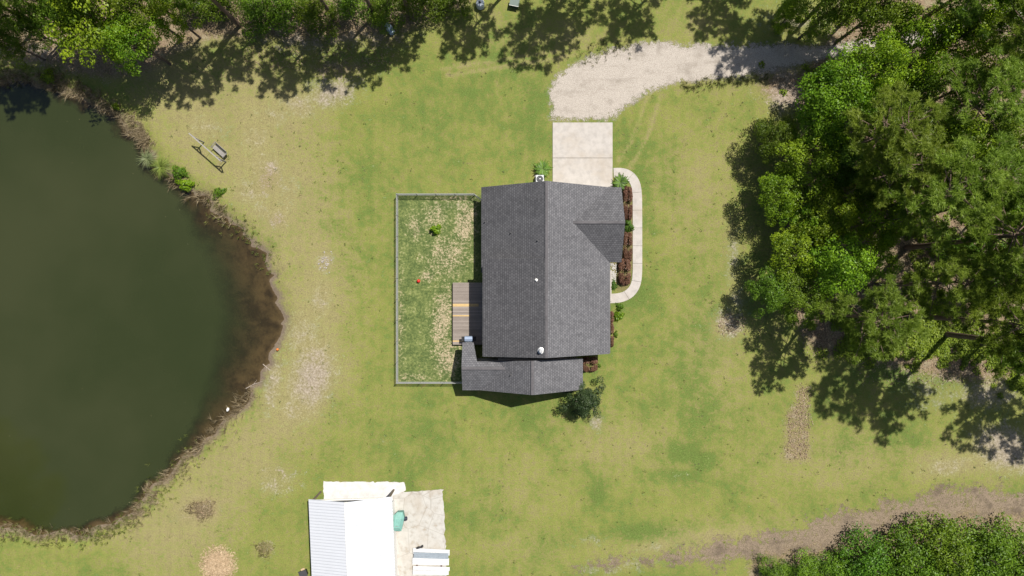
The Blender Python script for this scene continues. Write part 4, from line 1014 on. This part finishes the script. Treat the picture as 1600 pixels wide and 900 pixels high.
rf = bk(roof_planes([([e0, rd, far(rd), far(e0)],0), ([rd, e1, far(e1), far(rd)],0)], 'roof', roofm, barn, .05))
q = MB(); q.bar(rd+Vector((0,0,.02)), far(rd)+Vector((0,0,.02)), .34, .035); bk(q.build('ridge_cap', white, barn)); 
bx_ = Vector((dn.y,-dn.x,0))
if bx_.x < 0: bx_ = -bx_
e0g, e1g = Vector((e0.x,e0.y,0)), Vector((e1.x,e1.y,0))
ins = .35
q = MB()
for base, sg in ((e0g+bx_*ins, 1), (e1g-bx_*ins, -1)): q.bar(base+dn*1.2+Vector((0,0,1.38)), base+dn*12.6+Vector((0,0,1.38)), .08, 2.75)
q.bar(e0g+bx_*(ins+.05)+dn*12.64+Vector((0,0,1.38)), e1g-bx_*(ins+.05)+dn*12.64+Vector((0,0,1.38)), .08, 2.72); bk(q.build('wall', white, barn))
tm = plain('treated post', (.17,.135,.10), .9, .3)
for base in (e0g+bx_*ins+dn*.2, e1g-bx_*ins+dn*.2):
    q = MB(); q.box(base+Vector((0,0,1.45)), (.15,.15,2.9), rz=math.atan2(bx_.y,bx_.x)); bk(q.build('post', tm, barn))
q = MB(); q.bar(e0g+bx_*.2+dn*.2+Vector((0,0,2.80)), e1g-bx_*.2+dn*.2+Vector((0,0,2.80)), .1, .2); bk(q.build('header', white, barn))
def ragged(pts, amp, step=.25):
    out = []
    for i in range(len(pts)):
        a_, b_ = Vector(G(*pts[i])[:2]), Vector(G(*pts[(i+1)%len(pts)])[:2]); n = max(1,int((b_-a_).length/step))
        for k in range(n): p = a_.lerp(b_, k/n); out.append((p.x+random.gauss(0,amp), p.y+random.gauss(0,amp)))
    return out
def slab(name, pts, amp, z0, z1, mat):
    pp = ragged(pts, amp); me = raw([(x,y,z1) for x,y in pp]+[(x,y,z0) for x,y in pp], [tuple(range(len(pp)))]+[(i,len(pp)+i,len(pp)+(i+1)%len(pp),(i+1)%len(pp)) for i in range(len(pp))], name)
    bm = bmesh.new(); bm.from_mesh(me); bmesh.ops.recalc_face_normals(bm, faces=bm.faces); bm.to_mesh(me); bm.free()
    tag(link(name, me, mat), None, None, kind='structure')
slab('barn_slab', [(505.5,752),(632,753),(634,766),(614.5,774),(625,1010),(512,1010)], .035, -.1, .10, slabm)
slab('concrete_pad', [(612,768),(634,769),(650,768),(692,764),(694,800),(697,870),(700,960),(622,1000)], .05, -.1, .085, oldslab)
# teal bin
teal = plain('teal paint', (.10,.24,.20), .5, .35, 4); tealb = plain('teal lid paint', (.17,.35,.31), .45, .3, 4)
p = G(622,815,.8); bn = thing('waste_bin', (p.x,p.y,.085), 'teal metal bin with a faceted lid between the barn wall and the worn concrete pad', 'bin', rz=-.06)
def loft(secs):
    q = MB(); V = []; F = []; n = len(secs[0])
    for s_ in secs: V += list(s_)
    for i in range(len(secs)-1):
        for k in range(n): F.append((i*n+k, i*n+(k+1)%n, (i+1)*n+(k+1)%n, (i+1)*n+k))
    F.append(tuple(range(n))[::-1]); F.append(tuple((len(secs)-1)*n+k for k in range(n))); q.addm(V,F); return q
hex_ = lambda sx, sy, zz: [(-.5*sx,-.85*sy,zz),(.4*sx,-.85*sy,zz),(.62*sx,.45*sy,zz),(.45*sx,1.05*sy,zz),(-.1*sx,1.0*sy,zz),(-.55*sx,.55*sy,zz)]
loft([hex_(.86,.86,0), hex_(1,1,.25), hex_(1,1,.95)]).build('body', teal, bn)
q = MB(); q.addm([(-.52,-.88,.953),(.43,-.88,.953),(.64,.47,.953),(.46,1.08,.953),(-.12,1.03,.953),(-.57,.57,.953),(-.3,-.5,1.2),(.25,-.5,1.2),(.35,.45,1.2),(-.3,.45,1.2)],
   [(0,1,7,6),(1,2,8,7),(2,3,8),(3,4,9,8),(4,5,9),(5,0,6,9),(6,7,8,9)]); q.build('lid', tealb, bn)
q = MB(); q.tube([(-.2,-.3,1.23),(.15,-.3,1.23)], .025, 6); q.build('handle', metal, bn)
p = G(634,810,.3); bk_ = thing('bucket', (p.x,p.y,.085), 'small dark round bucket beside the teal bin', 'bucket')
q = MB(); q.lathe((0,0,0),[(.15,0),(.2,.36),(.21,.38),(.18,.385),(.15,.1)],14); q.build('pail', plain('dark blue plastic', (.05,.055,.085)), bk_); q = MB(); q.tube([(.2*math.cos(t),.04,.36+.12*math.sin(t)) for t in np.linspace(0,math.pi,9)], .008, 4); q.build('handle', metal, bk_)
# stack of white panels
wp = plain('white sheet metal', (.56,.565,.57), .45, .2); bp = plain('blue grey sheet metal', (.26,.30,.34), .4, .3, 3); brd = plain('dark timber', (.12,.06,.05), .85, .3)
PG = 'metal sheets stacked on the worn concrete pad'
def sheet_panel(px, py, wpx, hpx, z_, mat, rz, label, ribs=3):
    p = G(px,py,z_); o = MB(); Wd, Dp = wpx/S, hpx/S; n = 24; V = []; F = []
    for j in range(n+1):
        y = -Dp/2+Dp*j/n; zz = .035 if (j % (n//ribs)) in (0,1) else 0
        V += [(-Wd/2,y,zz),(Wd/2,y,zz),(-Wd/2,y,zz-.02),(Wd/2,y,zz-.02)]
    for j in range(n): a_ = j*4; F += [(a_,a_+1,a_+5,a_+4),(a_+2,a_+6,a_+7,a_+3),(a_,a_+4,a_+6,a_+2),(a_+1,a_+3,a_+7,a_+5)]
    F += [(0,2,3,1),(n*4,n*4+1,n*4+3,n*4+2)]
    o.addm(V,F); ob = o.build('metal_sheet', mat); ob.location = (p.x,p.y,z_); ob.rotation_euler = (0,0,rz); tag(ob, label, 'metal sheet', PG)
for k,(x_,y_) in enumerate(((652,875),(690,876))):
    p = G(x_,y_); q = MB(); q.box((p.x,p.y,.16),(.14,2.3,.15)); tag(q.build('timber_bearer', brd), ('left','right')[k]+' dark timber bearer under the stack of white metal sheets','timber')
sheet_panel(674,862,57,9,.30,wp,-.05,'white metal sheet at the top end of the stack, edge touching the worn pad')
sheet_panel(673.5,868,54,9,.42,bp,-.035,'blue-grey metal sheet in the stack, the only one not white')
sheet_panel(673,877,57,11,.28,wp,-.02,'widest white metal sheet in the middle of the stack')
sheet_panel(674,888,57,6,.36,wp,-.03,'narrow white metal sheet below the widest one in the stack')
sheet_panel(673,894.5,56,6.5,.28,wp,-.015,'white metal sheet at the bottom end of the stack')
p = G(656,856,.2); q = MB(); q.tube([(-.45,-.1,.12),(-.1,.05,.15),(.3,.12,.16)], [.09,.13,.08], 8); q.box((.25,.18,.1),(.2,.16,.18),rz=.4); o = q.build('scrap_heap', dark); o.location = (p.x,p.y,.085); tag(o,'small black lump of scrap at the top left of the white metal sheets','scrap')
# black tote and its board at the bottom edge
p = G(474,896,.4); tt = thing('storage_tote', (p.x,p.y,0), 'black storage tote under a tan board, left of the barn', 'tote', rz=.35)
loft([[(-.33,-.25,0),(.33,-.25,0),(.33,.25,0),(-.33,.25,0)],[(-.38,-.3,.5),(.38,-.3,.5),(.38,.3,.5),(-.38,.3,.5)]]).build('tub', dark, tt); q = MB(); q.box((0,0,.52),(.82,.66,.035)); q.build('lid', plain('charcoal lid', (.05,.05,.055)), tt)
p = G(473,889.5,.55); q = MB(); q.box((0,0,0),(.42,.2,.02),rz=.4); o = q.build('board', plain('tan board', (.45,.34,.2))); o.location = (p.x,p.y,.552); tag(o,'small tan board lying on the black storage tote','board')
# straw heap
rg = np.random.default_rng(8); n = 4200
xy = rg.normal(size=(n,2))*np.array([.85,.85]); xy = xy[np.hypot(*xy.T) < 2.1]; n = len(xy)
zz = .45*np.exp(-(np.hypot(*xy.T)/1.4)**2)*rg.uniform(.5,1,n)
straw = leaf_material('straw', (.33,.235,.14), (.62,.48,.32), .15, .05)
V,F = leaf_arrays(np.column_stack([xy,zz+.02]), rg.normal(size=(n,3))*.4+np.array([0,0,1]), .36, .12)
p = G(342,881); me = np_mesh('straw_heap',V,F,{'tint':('FACE',rg.uniform(0,1,n))},smooth=False)
o = link('straw_heap', me, straw); o.location = (p.x,p.y,0); tag(o,'low round heap of tan straw on the grass at the bottom left','straw heap')

# ------------------------------------------------------------------ small things
p = G(354,640.5,.35); eg = thing('white_bird', (p.x,p.y,WZ-.05), 'white wading bird standing in the shallows at the lower right of the pond', 'bird', rz=1.1)
bw = plain('white feathers', (.85,.85,.83), .7, .05)
q = MB(); q.tube([(-.3,0,.30),(-.2,0,.35),(-.05,0,.40),(.1,0,.42),(.17,0,.47),(.17,0,.58),(.21,0,.64),(.26,0,.64)], [.02,.09,.14,.12,.06,.04,.045,.02], 10); q.build('body', bw, eg, smooth=True)
q = MB(); q.tube([(.26,0,.64),(.36,0,.625)], [.016,.003], 6); q.build('bill', plain('yellow bill', (.6,.4,.05)), eg)
for s_ in (-1,1): q = MB(); q.tube([(0,s_*.05,.32),(-.02,s_*.05,.16),(.01,s_*.05,0)], .011, 5); q.build('leg', dark, eg)
# red toy ball, orange ball
def ball(name,px,py,r_,col,label,cat):
    p = G(px,py,r_); q = MB(); n = 8; q.lathe((0,0,r_),[(max(.005,r_*math.sin(math.pi*k/n)), -r_*math.cos(math.pi*k/n)) for k in range(n+1)],14)
    o = q.build(name, plain(name+' paint', col, .4), smooth=True); o.location = (p.x,p.y,0); tag(o,label,cat)
ball('red_ball', 654, 439, .19, (.55,.03,.02), 'small red ball on the grass of the fenced yard', 'ball')
ball('orange_float', 433.5, 546, .13, (.75,.2,.04), 'tiny orange float at the muddy edge of the pond', 'float')
# barrel, tank and box under the trees at the top
blu = plain('pale blue plastic', (.33,.43,.54), .5, .15)
p = G(609,45,.3); br_ = thing('barrel', (p.x,p.y,0), 'pale blue barrel lying on its side in the tree shade at the top', 'barrel', rz=-1.0)
q = MB(); q.tube([(-.6,0,.32),(-.58,0,.32),(-.3,0,.32),(.3,0,.32),(.58,0,.32),(.6,0,.32)], [.24,.29,.33,.33,.29,.24], 16); q.build('drum', blu, br_)
for x_ in (-.22,.22): q = MB(); q.tube([(x_-.02,0,.32),(x_+.02,0,.32)], .345, 16); q.build('hoop', blu, br_)
q = MB(); q.tube([(.6,.12,.4),(.63,.12,.4)], .05, 8); q.build('bung', white, br_)
p = G(750,4,.8); tk = thing('water_tank', (p.x,p.y,0), 'pale rounded tank at the top edge under the trees', 'tank')
q = MB(); q.lathe((0,0,0),[(.42,0),(.44,.05),(.44,.7),(.36,.85),(.14,.93)],18); q.build('shell', plain('pale plastic', (.55,.6,.66), .5), tk); q = MB(); q.lathe((0,0,.9),[(.12,0),(.12,.07),(.1,.08)],12); q.build('lid', dark, tk)
p = G(804,3,.7); ub = thing('utility_box', (p.x,p.y,0), 'dark green utility box with a pale rim at the top edge above the house', 'utility box', rz=-.2)
q = MB(); q.box((0,0,.32),(.9,.7,.64)); q.build('cabinet', plain('dark green paint', (.04,.07,.045), .5), ub, bevel=.03); q = MB(); q.box((0,0,.665),(.98,.78,.045)); q.build('lid', plain('green grey lid', (.12,.16,.14), .5), ub); q = MB(); q.box((0,-.4,.665),(.98,.03,.06)); q.build('rim', white, ub)
p = G(306,4,.5); q = MB(); q.tube([(-.55,0,.2),(-.5,0,.2),(.5,0,.2),(.55,0,.2)], [.14,.2,.2,.14], 12); o = q.build('gas_cylinder', plain('pale cylinder paint', (.6,.64,.68), .4)); o.location = (p.x,p.y,0); o.rotation_euler = (0,0,.6); tag(o,'pale cylinder lying among the leaves at the top edge, left of the lawn','cylinder')
# dead branches
def twig(px,py,ln,rz,label):
    p = G(px,py); q = MB(); q.tube([(-ln/2,0,.06),(0,.05*ln,.09),(ln/2,0,.05)], [.05,.04,.015], 6); q.tube([(0,.05*ln,.09),(ln*.25,.2*ln,.14)], [.03,.01], 5); q.tube([(-ln*.2,.02,.08),(0,-.15*ln,.12)], [.03,.01], 5)
    o = q.build('fallen_branch', plain('dead wood', (.33,.28,.23), .9, .3)); z_ = -.28 if sdist(np.array([[p.x,p.y]]),POND)[0] < .5 else 0; o.location = (p.x,p.y,z_); o.rotation_euler = (0,0,rz); tag(o,label,'branch','fallen branches')
twig(396,602,1.9,.4,'bleached dead branch reaching into the pond beside the muddy inlet'); twig(418,578,1.6,-.8,'dead branch lying on the mud of the pond inlet')
twig(1143,508,1.3,-.3,'dead branch on the bare patch at the left edge of the wood'); twig(1545,468,2.0,.9,'bleached branch lying in the clearing of the wood')
# weathered lump of stones on the lawn
q = MB()
for k in range(46):
    x_, y_ = random.gauss(0,.42), random.gauss(0,.5); r_ = random.uniform(.03,.11); q.lathe((x_,y_,-.02),[(r_*.7,0),(r_,r_*.4),(r_*.6,r_*.85)],6)
p = G(508,408); o = q.build('rubble_pile', plain('pale rubble', (.33,.30,.265), .9, .5, 8)); o.location = (p.x,p.y,0); tag(o,'small scatter of pale rubble on the lawn between the pond and the fence','rubble',kind='stuff')
